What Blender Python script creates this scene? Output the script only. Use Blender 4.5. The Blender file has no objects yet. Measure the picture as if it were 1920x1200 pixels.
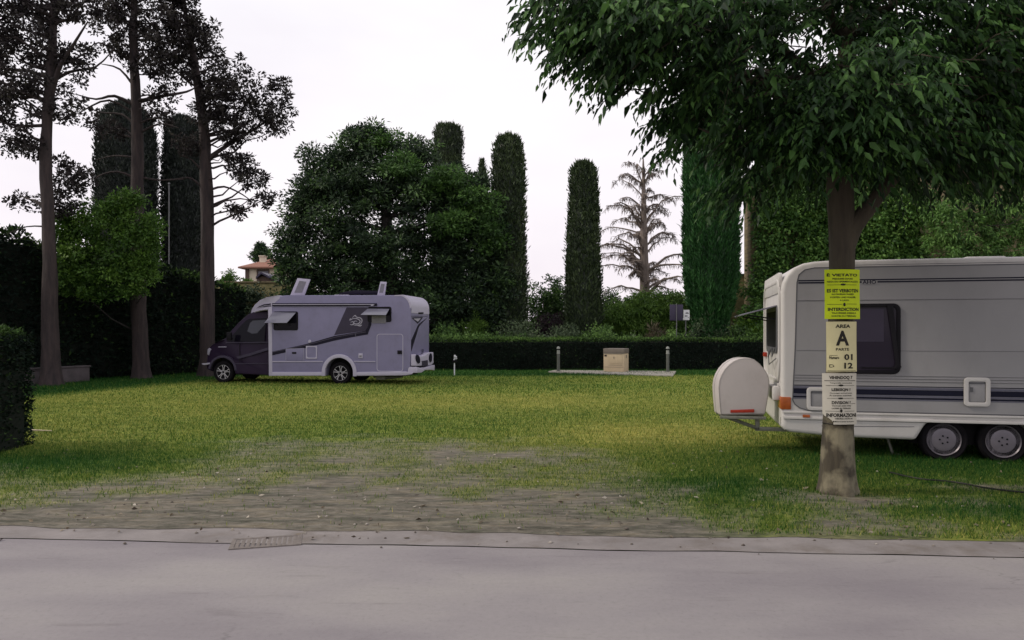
import bpy, bmesh, math, random
import numpy as np
from mathutils import Vector, Matrix

R = math.radians
scene = bpy.context.scene
col = scene.collection

# ------------------------------------------------------------------ camera, sky, sun, exposure
EYE, F, CX, HY = 1.68, 1400.0, 960.0, 621.0      # eye height (m), focal length in photo pixels, centre column, horizon row
cam_d = bpy.data.cameras.new("camera")
cam = bpy.data.objects.new("camera", cam_d)
col.objects.link(cam)
cam.location = (0, 0, EYE)
cam.rotation_euler = (R(90), 0, 0)
cam_d.sensor_width = 36
cam_d.lens = 36 * F / 1920
cam_d.shift_y = (HY - 600) / 1920
cam_d.clip_end = 3000
scene.camera = cam
scene.view_settings.view_transform = 'Standard'
scene.view_settings.look = 'None'
scene.view_settings.gamma = 1
scene.view_settings.exposure = 0.0

SUN_EL, SUN_AZ = R(40), R(-94)          # azimuth from +Y clockwise: the brighter part of the cloud is to the left
world = bpy.data.worlds.new("World")
scene.world = world
world.use_nodes = True
wt = world.node_tree
for n in list(wt.nodes):
    wt.nodes.remove(n)
wo = wt.nodes.new('ShaderNodeOutputWorld')
bg = wt.nodes.new('ShaderNodeBackground')
sky = wt.nodes.new('ShaderNodeTexSky')
sky.sky_type = 'NISHITA'
sky.sun_disc = False
sky.sun_elevation = SUN_EL
sky.sun_rotation = SUN_AZ
tc = wt.nodes.new('ShaderNodeTexCoord')
mp = wt.nodes.new('ShaderNodeMapping')
mp.inputs['Scale'].default_value = (1, 1, 2.6)
nz = wt.nodes.new('ShaderNodeTexNoise')
nz.inputs['Scale'].default_value = 2.2
nz.inputs['Detail'].default_value = 5
nz.inputs['Roughness'].default_value = .5
cr = wt.nodes.new('ShaderNodeValToRGB')
cr.color_ramp.elements[0].position = .3
cr.color_ramp.elements[0].color = (9.9, 9.5, 10.1, 1)
cr.color_ramp.elements[1].position = .7
cr.color_ramp.elements[1].color = (11.6, 11.4, 11.5, 1)
mx = wt.nodes.new('ShaderNodeMix')
mx.data_type = 'RGBA'
mx.inputs[0].default_value = .93            # nearly closed cloud cover over the clear sky
L = wt.links.new
L(tc.outputs['Generated'], mp.inputs['Vector'])
L(mp.outputs[0], nz.inputs['Vector'])
L(nz.outputs['Fac'], cr.inputs[0])
L(sky.outputs[0], mx.inputs[6])
sxyz = wt.nodes.new('ShaderNodeSeparateXYZ'); L(tc.outputs['Generated'], sxyz.inputs[0])
hr = wt.nodes.new('ShaderNodeValToRGB'); L(sxyz.outputs[2], hr.inputs[0])           # cloud turns faintly pink towards the horizon
hr.color_ramp.elements[0].position = .02; hr.color_ramp.elements[0].color = (.98, .925, .94, 1)
hr.color_ramp.elements[1].position = .42; hr.color_ramp.elements[1].color = (1, 1, 1, 1)
hm = wt.nodes.new('ShaderNodeMix'); hm.data_type = 'RGBA'; hm.blend_type = 'MULTIPLY'; hm.inputs[0].default_value = 1
L(cr.outputs[0], hm.inputs[6]); L(hr.outputs[0], hm.inputs[7]); L(hm.outputs[2], mx.inputs[7])
L(mx.outputs[2], bg.inputs['Color'])
bg.inputs['Strength'].default_value = .1
L(bg.outputs[0], wo.inputs['Surface'])

sun_d = bpy.data.lights.new("sun", 'SUN')
sun_d.energy = 2.0
sun_d.angle = R(9)
sun_d.color = (1, .90, .74)
sun = bpy.data.objects.new("sun", sun_d)
col.objects.link(sun)
sv = Vector((math.sin(SUN_AZ) * math.cos(SUN_EL), math.cos(SUN_AZ) * math.cos(SUN_EL), math.sin(SUN_EL)))
sun.rotation_euler = sv.to_track_quat('Z', 'Y').to_euler()
sun.location = (-20, 0, 30)

# ------------------------------------------------------------------ where a photo pixel lies in the place
def P(px, py, d):
    return Vector(((px - CX) / F * d, d, EYE + (HY - py) / F * d))
def G(px, py):
    d = EYE * F / (py - HY)
    return Vector(((px - CX) / F * d, d, 0))
class Frame:
    """ground frame of a vehicle: u along it, v across (away), w up"""
    def __init__(s, through, px0, yaw):
        s.U = Vector((math.cos(yaw), -math.sin(yaw), 0)); s.V = Vector((math.sin(yaw), math.cos(yaw), 0))
        s.yaw = yaw
        d = Vector(((px0 - CX) / F, 1, 0))
        s.O = d * (through.dot(s.V) / d.dot(s.V)); s.O.z = 0
    def _hit(s, px, py, n, k):
        d = Vector(((px - CX) / F, 1, (HY - py) / F)); c = Vector((0, 0, EYE))
        t = (k - (c - s.O).dot(n)) / d.dot(n)
        return c + d * t
    def side(s, px, py, v=0):
        p = s._hit(px, py, s.V, v); return ((p - s.O).dot(s.U), p.z)
    def end(s, px, py, u):
        p = s._hit(px, py, s.U, u); return ((p - s.O).dot(s.V), p.z)

# ------------------------------------------------------------------ tagging
def tag(o, label=None, cat=None, group=None, kind=None):
    if label: o['label'] = label
    if cat: o['category'] = cat
    if group: o['group'] = group
    if kind: o['kind'] = kind
    return o
def thing(name, label, cat, loc=(0, 0, 0), rz=0, group=None):
    o = bpy.data.objects.new(name, None)
    o.empty_display_size = .2
    col.objects.link(o)
    o.location = loc; o.rotation_euler = (0, 0, rz)
    return tag(o, label, cat, group)

# ------------------------------------------------------------------ mesh building
class MB:
    def __init__(s): s.v, s.f, s.m = [], [], []
    def add(s, vs, fs, mi=0):
        b = len(s.v); s.v += [tuple(p) for p in vs]
        s.f += [tuple(i + b for i in f) for f in fs]; s.m += [mi] * len(fs); return s
    def box(s, x0, x1, y0, y1, z0, z1, mi=0):
        vs = [(x, y, z) for z in (z0, z1) for y in (y0, y1) for x in (x0, x1)]
        return s.add(vs, [(0, 2, 3, 1), (4, 5, 7, 6), (0, 1, 5, 4), (2, 6, 7, 3), (0, 4, 6, 2), (1, 3, 7, 5)], mi)
    def prism(s, poly, v0, v1, mi=0, axis='v', fn=None):
        """polygon in (u,w) pushed along v; axis 'u': polygon in (v,w) pushed along u; axis 'w': polygon in (u,v) pushed up"""
        n = len(poly); vs = []
        for k in (v0, v1):
            for a, b in poly:
                p = (a, k, b) if axis == 'v' else ((k, a, b) if axis == 'u' else (a, b, k))
                vs.append(fn(*p) if fn else p)
        fs = [tuple(range(n)), tuple(range(2 * n - 1, n - 1, -1))] + [(i, n + i, n + (i + 1) % n, (i + 1) % n) for i in range(n)]
        return s.add(vs, fs, mi)
    def ring(s, outer, inner, v0, v1, mi=0, axis='v', closed=True):
        n = len(outer)
        P3 = (lambda a, b, k: (a, k, b)) if axis == 'v' else ((lambda a, b, k: (k, a, b)) if axis == 'u' else (lambda a, b, k: (a, b, k)))
        vs = [P3(a, b, v0) for a, b in outer] + [P3(a, b, v0) for a, b in inner] + [P3(a, b, v1) for a, b in outer] + [P3(a, b, v1) for a, b in inner]
        fs = []
        for i in range(n if closed else n - 1):
            j = (i + 1) % n
            fs += [(i, j, n + j, n + i), (2 * n + i, 3 * n + i, 3 * n + j, 2 * n + j), (i, 2 * n + i, 2 * n + j, j), (n + i, n + j, 3 * n + j, 3 * n + i)]
        if not closed:
            e = n - 1
            fs += [(0, n, 3 * n, 2 * n), (e, 2 * n + e, 3 * n + e, n + e)]
        return s.add(vs, fs, mi)
    def tube(s, pts, rad, n=8, mi=0, cap=True):
        pts = [Vector(p) for p in pts]
        if not hasattr(rad, '__len__'): rad = [rad] * len(pts)
        vs, fs = [], []
        t0 = (pts[1] - pts[0]).normalized()
        x = t0.orthogonal().normalized()
        for i, p in enumerate(pts):
            t = (pts[min(i + 1, len(pts) - 1)] - pts[max(i - 1, 0)]).normalized()
            x = (x - t * x.dot(t)).normalized(); y = t.cross(x)
            for k in range(n):
                a = 2 * math.pi * k / n
                vs.append(p + (x * math.cos(a) + y * math.sin(a)) * rad[i])
        for i in range(len(pts) - 1):
            for k in range(n):
                k2 = (k + 1) % n
                fs.append((i * n + k, i * n + k2, (i + 1) * n + k2, (i + 1) * n + k))
        if cap:
            fs += [tuple(range(n - 1, -1, -1)), tuple((len(pts) - 1) * n + k for k in range(n))]
        return s.add(vs, fs, mi)
    def lathe(s, prof, c, axis='z', n=24, mi=0, cap=True):
        """prof: list of (radius, height along axis) from one end to the other"""
        vs, fs = [], []
        for r, h in prof:
            for k in range(n):
                a = 2 * math.pi * k / n; q, w = r * math.cos(a), r * math.sin(a)
                vs.append((c[0] + q, c[1] + w, c[2] + h) if axis == 'z' else (c[0] + q, c[1] + h, c[2] + w))
        for i in range(len(prof) - 1):
            for k in range(n):
                k2 = (k + 1) % n
                fs.append((i * n + k, i * n + k2, (i + 1) * n + k2, (i + 1) * n + k))
        for i, o in ((0, 1), (len(prof) - 1, 0)):
            if cap and prof[i][0] > 1e-4:
                fs.append(tuple(i * n + k for k in (range(n - 1, -1, -1) if o else range(n))))
        return s.add(vs, fs, mi)
    def text(s, body, cx, cy, w, h, put, mi=0, bold=.018):
        """lettering fitted into w x h round (cx, cy); put(a, b) gives the 3-D point"""
        cu = bpy.data.curves.new("lettering", 'FONT'); cu.body = body; cu.resolution_u = 2; cu.offset = bold
        ob = bpy.data.objects.new("lettering", cu)
        me = bpy.data.meshes.new_from_object(ob)
        xs = [v.co.x for v in me.vertices]; ys = [v.co.y for v in me.vertices]
        if xs:
            x0, x1, y0, y1 = min(xs), max(xs), min(ys), max(ys)
            vs = [put(cx + ((v.co.x - x0) / (x1 - x0) - .5) * w, cy + ((v.co.y - y0) / max(y1 - y0, 1e-6) - .5) * h) for v in me.vertices]
            s.add(vs, [tuple(p.vertices) for p in me.polygons], mi)
        bpy.data.objects.remove(ob); bpy.data.curves.remove(cu); bpy.data.meshes.remove(me)
        return s
    def build(s, name, mats, parent=None, bevel=0, seg=2, smooth=True, ang=38, weld=False):
        me = bpy.data.meshes.new(name)
        me.from_pydata(s.v, [], s.f)
        for p, mi in zip(me.polygons, s.m): p.material_index = mi
        bm = bmesh.new(); bm.from_mesh(me)
        if weld: bmesh.ops.remove_doubles(bm, verts=bm.verts, dist=1e-5)
        bmesh.ops.recalc_face_normals(bm, faces=bm.faces)
        if bevel:
            es = [e for e in bm.edges if len(e.link_faces) == 2 and e.calc_face_angle(0) > R(28)]
            bmesh.ops.bevel(bm, geom=es, offset=bevel, segments=seg, profile=.6, affect='EDGES', clamp_overlap=True)
        bm.to_mesh(me); bm.free()
        if smooth:
            me.polygons.foreach_set('use_smooth', [True] * len(me.polygons))
            me.set_sharp_from_angle(angle=R(ang))
        for m in (mats if isinstance(mats, (list, tuple)) else [mats]): me.materials.append(m)
        o = bpy.data.objects.new(name, me); col.objects.link(o)
        if parent: o.parent = parent
        return o

def np_obj(name, verts, faces, mat, tint=None, parent=None, smooth=False, attrs=None):
    me = bpy.data.meshes.new(name)
    verts = np.asarray(verts, dtype=np.float32); faces = np.asarray(faces, dtype=np.int32)
    k = faces.shape[1]
    me.vertices.add(len(verts)); me.vertices.foreach_set('co', verts.ravel())
    me.loops.add(faces.size); me.loops.foreach_set('vertex_index', faces.ravel())
    me.polygons.add(len(faces))
    me.polygons.foreach_set('loop_start', np.arange(0, faces.size, k, dtype=np.int32))
    me.polygons.foreach_set('loop_total', np.full(len(faces), k, dtype=np.int32))
    if smooth: me.polygons.foreach_set('use_smooth', np.ones(len(faces), dtype=bool))
    a = dict(attrs or {})
    if tint is not None: a['tint'] = tint
    for kx, vx in a.items():
        at = me.attributes.new(kx, 'FLOAT', 'POINT'); at.data.foreach_set('value', np.asarray(vx, dtype=np.float32))
    me.update(calc_edges=True); me.validate()
    me.materials.append(mat)
    o = bpy.data.objects.new(name, me); col.objects.link(o)
    if parent: o.parent = parent
    return o
def unit(a): return a / np.maximum(np.linalg.norm(a, axis=1, keepdims=True), 1e-9)

def leaf_mesh(pos, axis, length, width, tint, rng, fold=.18, pointed=True):
    """one folded leaf face pair per position, growing from pos along axis"""
    n = len(pos); axis = unit(axis)
    r = unit(rng.normal(size=(n, 3))); sx = unit(np.cross(axis, r)); nz_ = np.cross(sx, axis)
    l = np.broadcast_to(length, n).reshape(n, 1); w = np.broadcast_to(width, n).reshape(n, 1)
    base = pos; tip = pos + axis * l - nz_ * l * .12
    m = pos + axis * l * (.42 if pointed else .5)
    a = m + sx * w * .5 + nz_ * w * fold; b = m - sx * w * .5 + nz_ * w * fold
    V = np.stack([base, a, tip, b], 1).reshape(-1, 3)
    i = np.arange(n) * 4
    Fc = np.stack([np.stack([i, i + 1, i + 2], 1), np.stack([i, i + 2, i + 3], 1)], 1).reshape(-1, 3)
    return V, Fc, np.repeat(np.broadcast_to(tint, n), 4)
def merge(parts):
    V, Fs, T, b = [], [], [], 0
    for v, f, t in parts:
        V.append(v); Fs.append(f + b); T.append(t); b += len(v)
    return np.concatenate(V), np.concatenate(Fs), np.concatenate(T)

def vnoise(x, y, scale, seed, octaves=3):
    out = 0; amp = 1; tot = 0
    for o in range(octaves):
        g = np.random.default_rng(seed + o).random((256, 256))
        X = x * scale * 2 ** o + 1000; Y = y * scale * 2 ** o + 1000
        xi = np.floor(X).astype(int); yi = np.floor(Y).astype(int); fx = X - xi; fy = Y - yi
        fx = fx * fx * (3 - 2 * fx); fy = fy * fy * (3 - 2 * fy)
        q = lambda a, b: g[a % 256, b % 256]
        v = (q(xi, yi) * (1 - fx) + q(xi + 1, yi) * fx) * (1 - fy) + (q(xi, yi + 1) * (1 - fx) + q(xi + 1, yi + 1) * fx) * fy
        out = out + v * amp; tot += amp; amp *= .55
    return out / tot

# ------------------------------------------------------------------ materials
def nodes(name):
    m = bpy.data.materials.new(name); m.use_nodes = True
    t = m.node_tree; b = t.nodes['Principled BSDF']
    return m, t, b
def nd(t, kind, **kw):
    n = t.nodes.new(kind)
    for k, v in kw.items():
        if k in n.inputs: n.inputs[k].default_value = v
        else: setattr(n, k, v)
    return n
def ramp(t, src, stops):
    r = t.nodes.new('ShaderNodeValToRGB'); e = r.color_ramp.elements
    while len(e) < len(stops): e.new(.5)
    for x, (p, c) in zip(e, stops):
        x.position = p; x.color = (*c, 1)
    t.links.new(src, r.inputs[0]); return r.outputs[0]
def surf(name, c, rough=.5, var=.12, scale=6, bump=0, bscale=40, metal=0, spec=.22, stretch=(1, 1, 1), coat=0, dirt=None):
    m, t, b = nodes(name)
    tx = nd(t, 'ShaderNodeTexCoord'); mpn = nd(t, 'ShaderNodeMapping'); mpn.inputs['Scale'].default_value = stretch
    t.links.new(tx.outputs['Object'], mpn.inputs[0])
    n1 = nd(t, 'ShaderNodeTexNoise', Scale=scale, Detail=6, Roughness=.62)
    t.links.new(mpn.outputs[0], n1.inputs['Vector'])
    lo = tuple(max(0, x * (1 - var)) for x in c); hi = tuple(min(1, x * (1 + var)) for x in c)
    cc = ramp(t, n1.outputs['Fac'], [(.3, lo), (.7, hi)])
    if dirt:
        n3 = nd(t, 'ShaderNodeTexNoise', Scale=dirt[1], Detail=8, Roughness=.7)
        t.links.new(mpn.outputs[0], n3.inputs['Vector'])
        fr = nd(t, 'ShaderNodeMapRange'); fr.inputs[1].default_value = .5; fr.inputs[2].default_value = .75; fr.inputs[4].default_value = dirt[2]
        t.links.new(n3.outputs['Fac'], fr.inputs[0])
        mm = nd(t, 'ShaderNodeMix', data_type='RGBA'); t.links.new(fr.outputs[0], mm.inputs[0]); t.links.new(cc, mm.inputs[6])
        mm.inputs[7].default_value = (*dirt[0], 1); cc = mm.outputs[2]
    t.links.new(cc, b.inputs['Base Color'])
    b.inputs['Roughness'].default_value = rough; b.inputs['Metallic'].default_value = metal
    b.inputs['Specular IOR Level'].default_value = spec
    b.inputs['Coat Weight'].default_value = coat; b.inputs['Coat Roughness'].default_value = .12
    if bump:
        n2 = nd(t, 'ShaderNodeTexNoise', Scale=bscale, Detail=8, Roughness=.65)
        t.links.new(mpn.outputs[0], n2.inputs['Vector'])
        bp = nd(t, 'ShaderNodeBump', Strength=bump, Distance=.03)
        t.links.new(n2.outputs['Fac'], bp.inputs['Height']); t.links.new(bp.outputs[0], b.inputs['Normal'])
    return m
def leafmat(name, dark, mid, light, trans=.25, rough=.55, spec=.3):
    m, t, b = nodes(name)
    a = nd(t, 'ShaderNodeAttribute', attribute_name='tint')
    c = ramp(t, a.outputs['Fac'], [(.1, dark), (.5, mid), (.92, light)])
    t.links.new(c, b.inputs['Base Color']); b.inputs['Roughness'].default_value = rough; b.inputs['Specular IOR Level'].default_value = spec
    tr = nd(t, 'ShaderNodeBsdfTranslucent'); t.links.new(c, tr.inputs['Color'])
    mxs = nd(t, 'ShaderNodeMixShader'); mxs.inputs[0].default_value = trans
    out = [n for n in t.nodes if n.type == 'OUTPUT_MATERIAL'][0]
    t.links.new(b.outputs[0], mxs.inputs[1]); t.links.new(tr.outputs[0], mxs.inputs[2]); t.links.new(mxs.outputs[0], out.inputs['Surface'])
    return m
def bark(name, dark, light, ridge=9, lichen_lit=None):
    m, t, b = nodes(name)
    tx = nd(t, 'ShaderNodeTexCoord'); mpn = nd(t, 'ShaderNodeMapping'); mpn.inputs['Scale'].default_value = (1, 1, .16)
    t.links.new(tx.outputs['Object'], mpn.inputs[0])
    n1 = nd(t, 'ShaderNodeTexNoise', Scale=ridge, Detail=8, Roughness=.7); t.links.new(mpn.outputs[0], n1.inputs['Vector'])
    c = ramp(t, n1.outputs['Fac'], [(.32, dark), (.66, light)])
    if lichen_lit:
        sz = nd(t, 'ShaderNodeSeparateXYZ'); t.links.new(tx.outputs['Object'], sz.inputs[0]); hz_ = nd(t, 'ShaderNodeMapRange'); hz_.inputs[1].default_value = 2.1; hz_.inputs[2].default_value = 1.0; t.links.new(sz.outputs[2], hz_.inputs[0])  # lichen tone fades upward, painting the crown's shade on the upper trunk
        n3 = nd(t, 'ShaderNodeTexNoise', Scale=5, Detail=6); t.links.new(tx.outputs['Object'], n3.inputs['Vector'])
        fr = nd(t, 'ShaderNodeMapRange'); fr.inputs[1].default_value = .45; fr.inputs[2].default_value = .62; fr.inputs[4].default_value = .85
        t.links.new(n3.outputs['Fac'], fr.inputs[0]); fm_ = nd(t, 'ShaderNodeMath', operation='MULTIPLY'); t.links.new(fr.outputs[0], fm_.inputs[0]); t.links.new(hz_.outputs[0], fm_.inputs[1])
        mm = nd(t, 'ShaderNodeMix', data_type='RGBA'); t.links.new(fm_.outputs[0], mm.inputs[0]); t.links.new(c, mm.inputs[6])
        mm.inputs[7].default_value = (*lichen_lit, 1); c = mm.outputs[2]
    t.links.new(c, b.inputs['Base Color']); b.inputs['Roughness'].default_value = .9
    bp = nd(t, 'ShaderNodeBump', Strength=.8, Distance=.04); t.links.new(n1.outputs['Fac'], bp.inputs['Height']); t.links.new(bp.outputs[0], b.inputs['Normal'])
    return m
def bricks(name, c1, c2, mortar, scale=1, bw=.26, bh=.075):
    m, t, b = nodes(name)
    tx = nd(t, 'ShaderNodeTexCoord'); sp = nd(t, 'ShaderNodeSeparateXYZ'); ad = nd(t, 'ShaderNodeMath', operation='ADD'); cb = nd(t, 'ShaderNodeCombineXYZ')
    t.links.new(tx.outputs['Object'], sp.inputs[0]); t.links.new(sp.outputs[0], ad.inputs[0]); t.links.new(sp.outputs[1], ad.inputs[1])
    t.links.new(ad.outputs[0], cb.inputs[0]); t.links.new(sp.outputs[2], cb.inputs[1])
    nw = nd(t, 'ShaderNodeTexNoise', Scale=2.5, Detail=4); t.links.new(tx.outputs['Object'], nw.inputs['Vector'])
    va = nd(t, 'ShaderNodeVectorMath', operation='MULTIPLY_ADD'); va.inputs[1].default_value = (.06, .06, 0)
    t.links.new(nw.outputs['Color'], va.inputs[0]); t.links.new(cb.outputs[0], va.inputs[2])
    bk = nd(t, 'ShaderNodeTexBrick'); bk.inputs['Color1'].default_value = (*c1, 1); bk.inputs['Color2'].default_value = (*c2, 1); bk.inputs['Mortar'].default_value = (*mortar, 1)
    bk.inputs['Scale'].default_value = scale; bk.inputs['Brick Width'].default_value = bw; bk.inputs['Row Height'].default_value = bh; bk.inputs['Mortar Size'].default_value = .012
    t.links.new(va.outputs[0], bk.inputs['Vector'])
    n1 = nd(t, 'ShaderNodeTexNoise', Scale=3, Detail=8, Roughness=.7); t.links.new(tx.outputs['Object'], n1.inputs['Vector'])
    rr = ramp(t, n1.outputs['Fac'], [(.3, (.55, .55, .5)), (.7, (1.1, 1.05, 1))])
    mm = nd(t, 'ShaderNodeMix', data_type='RGBA', blend_type='MULTIPLY'); mm.inputs[0].default_value = 1
    t.links.new(bk.outputs['Color'], mm.inputs[6]); t.links.new(rr, mm.inputs[7])
    t.links.new(mm.outputs[2], b.inputs['Base Color']); b.inputs['Roughness'].default_value = .92
    bp = nd(t, 'ShaderNodeBump', Strength=.7, Distance=.02, invert=True); t.links.new(bk.outputs['Fac'], bp.inputs['Height']); t.links.new(bp.outputs[0], b.inputs['Normal'])
    return m
def glass(name, c, rough=.05, spec=.25):
    m, t, b = nodes(name)
    b.inputs['Base Color'].default_value = (*c, 1); b.inputs['Roughness'].default_value = rough; b.inputs['Specular IOR Level'].default_value = spec
    return m

M = {}
M['lavender'] = surf('silver lavender paint', (.205, .190, .305), .34, .05, 2, coat=.08, dirt=((.12, .11, .15), 3, .35))
M['cabdark'] = surf('aubergine paint', (.021, .013, .030), .3, .1, 3, spec=.1)
M['mhwhite'] = surf('pale lavender plastic', (.44, .41, .52), .4, .06, 4, dirt=((.28, .26, .32), 4, .4))
M['stripe'] = surf('dark decal', (.012, .010, .022), .4, .1, 4, spec=.12)
M['decalgrey'] = surf('grey decal', (.045, .038, .062), .4, .08, 4, spec=.15)
M['silverline'] = surf('silver decal', (.36, .34, .42), .35, .08, 6)
M['flap'] = surf('tinted window flap', (.17, .165, .21), .15, .06, 3, spec=.6)
M['glassdark'] = glass('dark glass', (.007, .006, .011), .06, .09)
M['glasspurple'] = glass('tinted caravan glass', (.024, .019, .033), .1, .16)
M['curtain'] = surf('window blind', (.20, .19, .22), .8, .1, 10)
M['linegrey'] = surf('thin grey decal', (.10, .09, .125), .4, .08, 6, spec=.15)
M['glasslit'] = glass('glass with painted reflection', (.05, .05, .068), .1, .2)
M['rubber'] = surf('tyre rubber', (.008, .007, .009), .85, .2, 12, bump=.1, spec=.1)
M['black'] = surf('black plastic', (.009, .008, .011), .5, .15, 8, spec=.12)
M['under'] = surf('underbody', (.012, .011, .013), .9, .2, 5)
M['alloy'] = surf('polished alloy', (.60, .58, .62), .3, .05, 6)
M['cwhite'] = surf('caravan white plastic', (.53, .51, .50), .38, .05, 2, dirt=((.36, .33, .30), 2.5, .35), stretch=(1, 1, .4))
M['cgrey'] = surf('caravan aluminium skin', (.272, .266, .274), .36, .06, 1.2, bump=.02, bscale=60, dirt=((.20, .20, .20), 2, .4), stretch=(1, 1, .5))
M['cline'] = surf('panel line', (.10, .10, .11), .5, .1, 6)
M['navy'] = surf('navy stripe', (.008, .009, .022), .4, .1, 5, spec=.12)
M['greystripe'] = surf('grey blue stripe', (.11, .11, .15), .4, .1, 5)
M['hub'] = surf('steel hub cap', (.17, .155, .18), .4, .1, 6, metal=.3)
M['amber'] = surf('orange lamp lens', (.36, .09, .025), .2, .2, 20)
M['red'] = surf('red reflector', (.33, .035, .02), .25, .2, 25)
M['galv'] = surf('galvanised steel', (.20, .20, .17), .5, .15, 14, metal=.4)
M['boxwhite'] = surf('storage box shell', (.46, .42, .415), .45, .05, 2.4, dirt=((.33, .29, .27), 3, .4))
M['yellow'] = surf('lime yellow sheet', (.47, .58, .012), .6, .08, 5)
M['cream'] = surf('cream sheet', (.56, .51, .29), .6, .06, 5)
M['paper'] = surf('white sheet', (.50, .47, .40), .7, .08, 6)
M['ink'] = surf('black ink', (.02, .018, .015), .7, .1, 10)
M['celtisbark'] = bark('smooth grey bark', (.026, .021, .015), (.075, .061, .040), 9, lichen_lit=(.21, .185, .125))
M['pinebark'] = bark('furrowed bark', (.014, .010, .012), (.05, .034, .034), 9)
M['darkbark'] = bark('dark bark', (.012, .010, .011), (.032, .026, .025), 8)
M['deadbark'] = bark('dead bark', (.13, .105, .095), (.27, .22, .19), 8)
M['pine'] = leafmat('pine foliage', (.020, .017, .019), (.044, .038, .040), (.080, .074, .064), .15, .8, .1)
M['mixed'] = leafmat('dense tree foliage', (.013, .026, .017), (.044, .080, .034), (.12, .22, .06), .2)
M['mixedlight'] = leafmat('pale green foliage', (.035, .08, .022), (.085, .18, .042), (.17, .31, .075), .3)
M['cypress'] = leafmat('clipped cypress foliage', (.018, .028, .016), (.048, .074, .030), (.10, .135, .055), .1)
M['cypdark'] = leafmat('cypress foliage in purple green', (.012, .016, .016), (.024, .032, .026), (.045, .055, .04), .1)
M['cypgreen'] = leafmat('fresh green cypress foliage', (.009, .034, .011), (.024, .088, .024), (.06, .17, .045), .12)
M['celtis'] = leafmat('nettle tree leaves', (.009, .024, .009), (.032, .082, .022), (.095, .20, .048), .28, .5, .25)
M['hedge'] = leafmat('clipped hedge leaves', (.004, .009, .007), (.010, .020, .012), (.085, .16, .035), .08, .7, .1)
M['laurel'] = leafmat('laurel leaves', (.02, .045, .016), (.07, .145, .036), (.16, .28, .07), .25)
M['topiary'] = leafmat('bright shrub leaves', (.03, .075, .012), (.075, .155, .022), (.15, .26, .045), .25)
M['limeleaf'] = leafmat('lime green leaves', (.06, .13, .015), (.13, .26, .03), (.24, .4, .05), .3)
M['ivy'] = leafmat('ivy leaves', (.02, .055, .014), (.065, .15, .03), (.16, .29, .06), .25)
M['purpleleaf'] = leafmat('purple leaves', (.016, .010, .016), (.03, .018, .024), (.05, .03, .035), .15)
M['greygreen'] = leafmat('grey green leaves', (.03, .05, .028), (.065, .10, .05), (.14, .19, .10), .2)
M['dryleaf'] = leafmat('dry stems', (.06, .05, .035), (.12, .10, .065), (.2, .17, .12), .15)
M['deadtwig'] = leafmat('dead twigs', (.09, .07, .065), (.17, .135, .12), (.25, .20, .18), .1)
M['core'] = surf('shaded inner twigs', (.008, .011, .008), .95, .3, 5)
M['beige'] = surf('beige cabinet', (.50, .40, .27), .6, .08, 5, dirt=((.36, .28, .19), 4, .4))
M['lid'] = surf('brown grey lid', (.17, .145, .125), .5, .1, 6)
M['concrete'] = surf('pale concrete', (.30, .28, .25), .9, .15, 4, bump=.2, bscale=50)
M['lamppost'] = surf('grey green post', (.10, .105, .095), .5, .15, 8)
M['lampglass'] = surf('lamp glass ring', (.26, .27, .25), .3, .1, 10)
M['darkpanel'] = surf('back of sign', (.05, .042, .075), .5, .1, 6)
M['signwhite'] = surf('white board', (.72, .72, .76), .5, .05, 6)
M['steelpole'] = surf('pale steel pole', (.13, .13, .14), .4, .1, 8, metal=.3)
M['oldwall'] = surf('grey render', (.10, .085, .092), .9, .25, 2.5, bump=.3, bscale=20, dirt=((.05, .045, .05), 2.2, .8))
M['brick'] = bricks('old brick', (.34, .30, .14), (.25, .23, .10), (.30, .28, .16))
M['stone'] = bricks('weathered stone', (.26, .21, .13), (.18, .15, .085), (.12, .105, .07), bw=.42, bh=.19)
M['plaster'] = surf('cream plaster', (.62, .54, .44), .9, .08, 2)
M['tiles'] = surf('terracotta tiles', (.24, .12, .09), .85, .3, 8, bump=.5, bscale=14, stretch=(3, 1, 1))
M['shutter'] = surf('brown shutter', (.10, .065, .055), .7, .1, 8)
M['grate'] = surf('cast iron drain', (.155, .135, .125), .8, .25, 30, bump=.2)
M['cable'] = surf('black cable', (.012, .011, .011), .5, .1, 20)
M['stick'] = surf('pale wood', (.5, .42, .32), .8, .15, 20)

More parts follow.
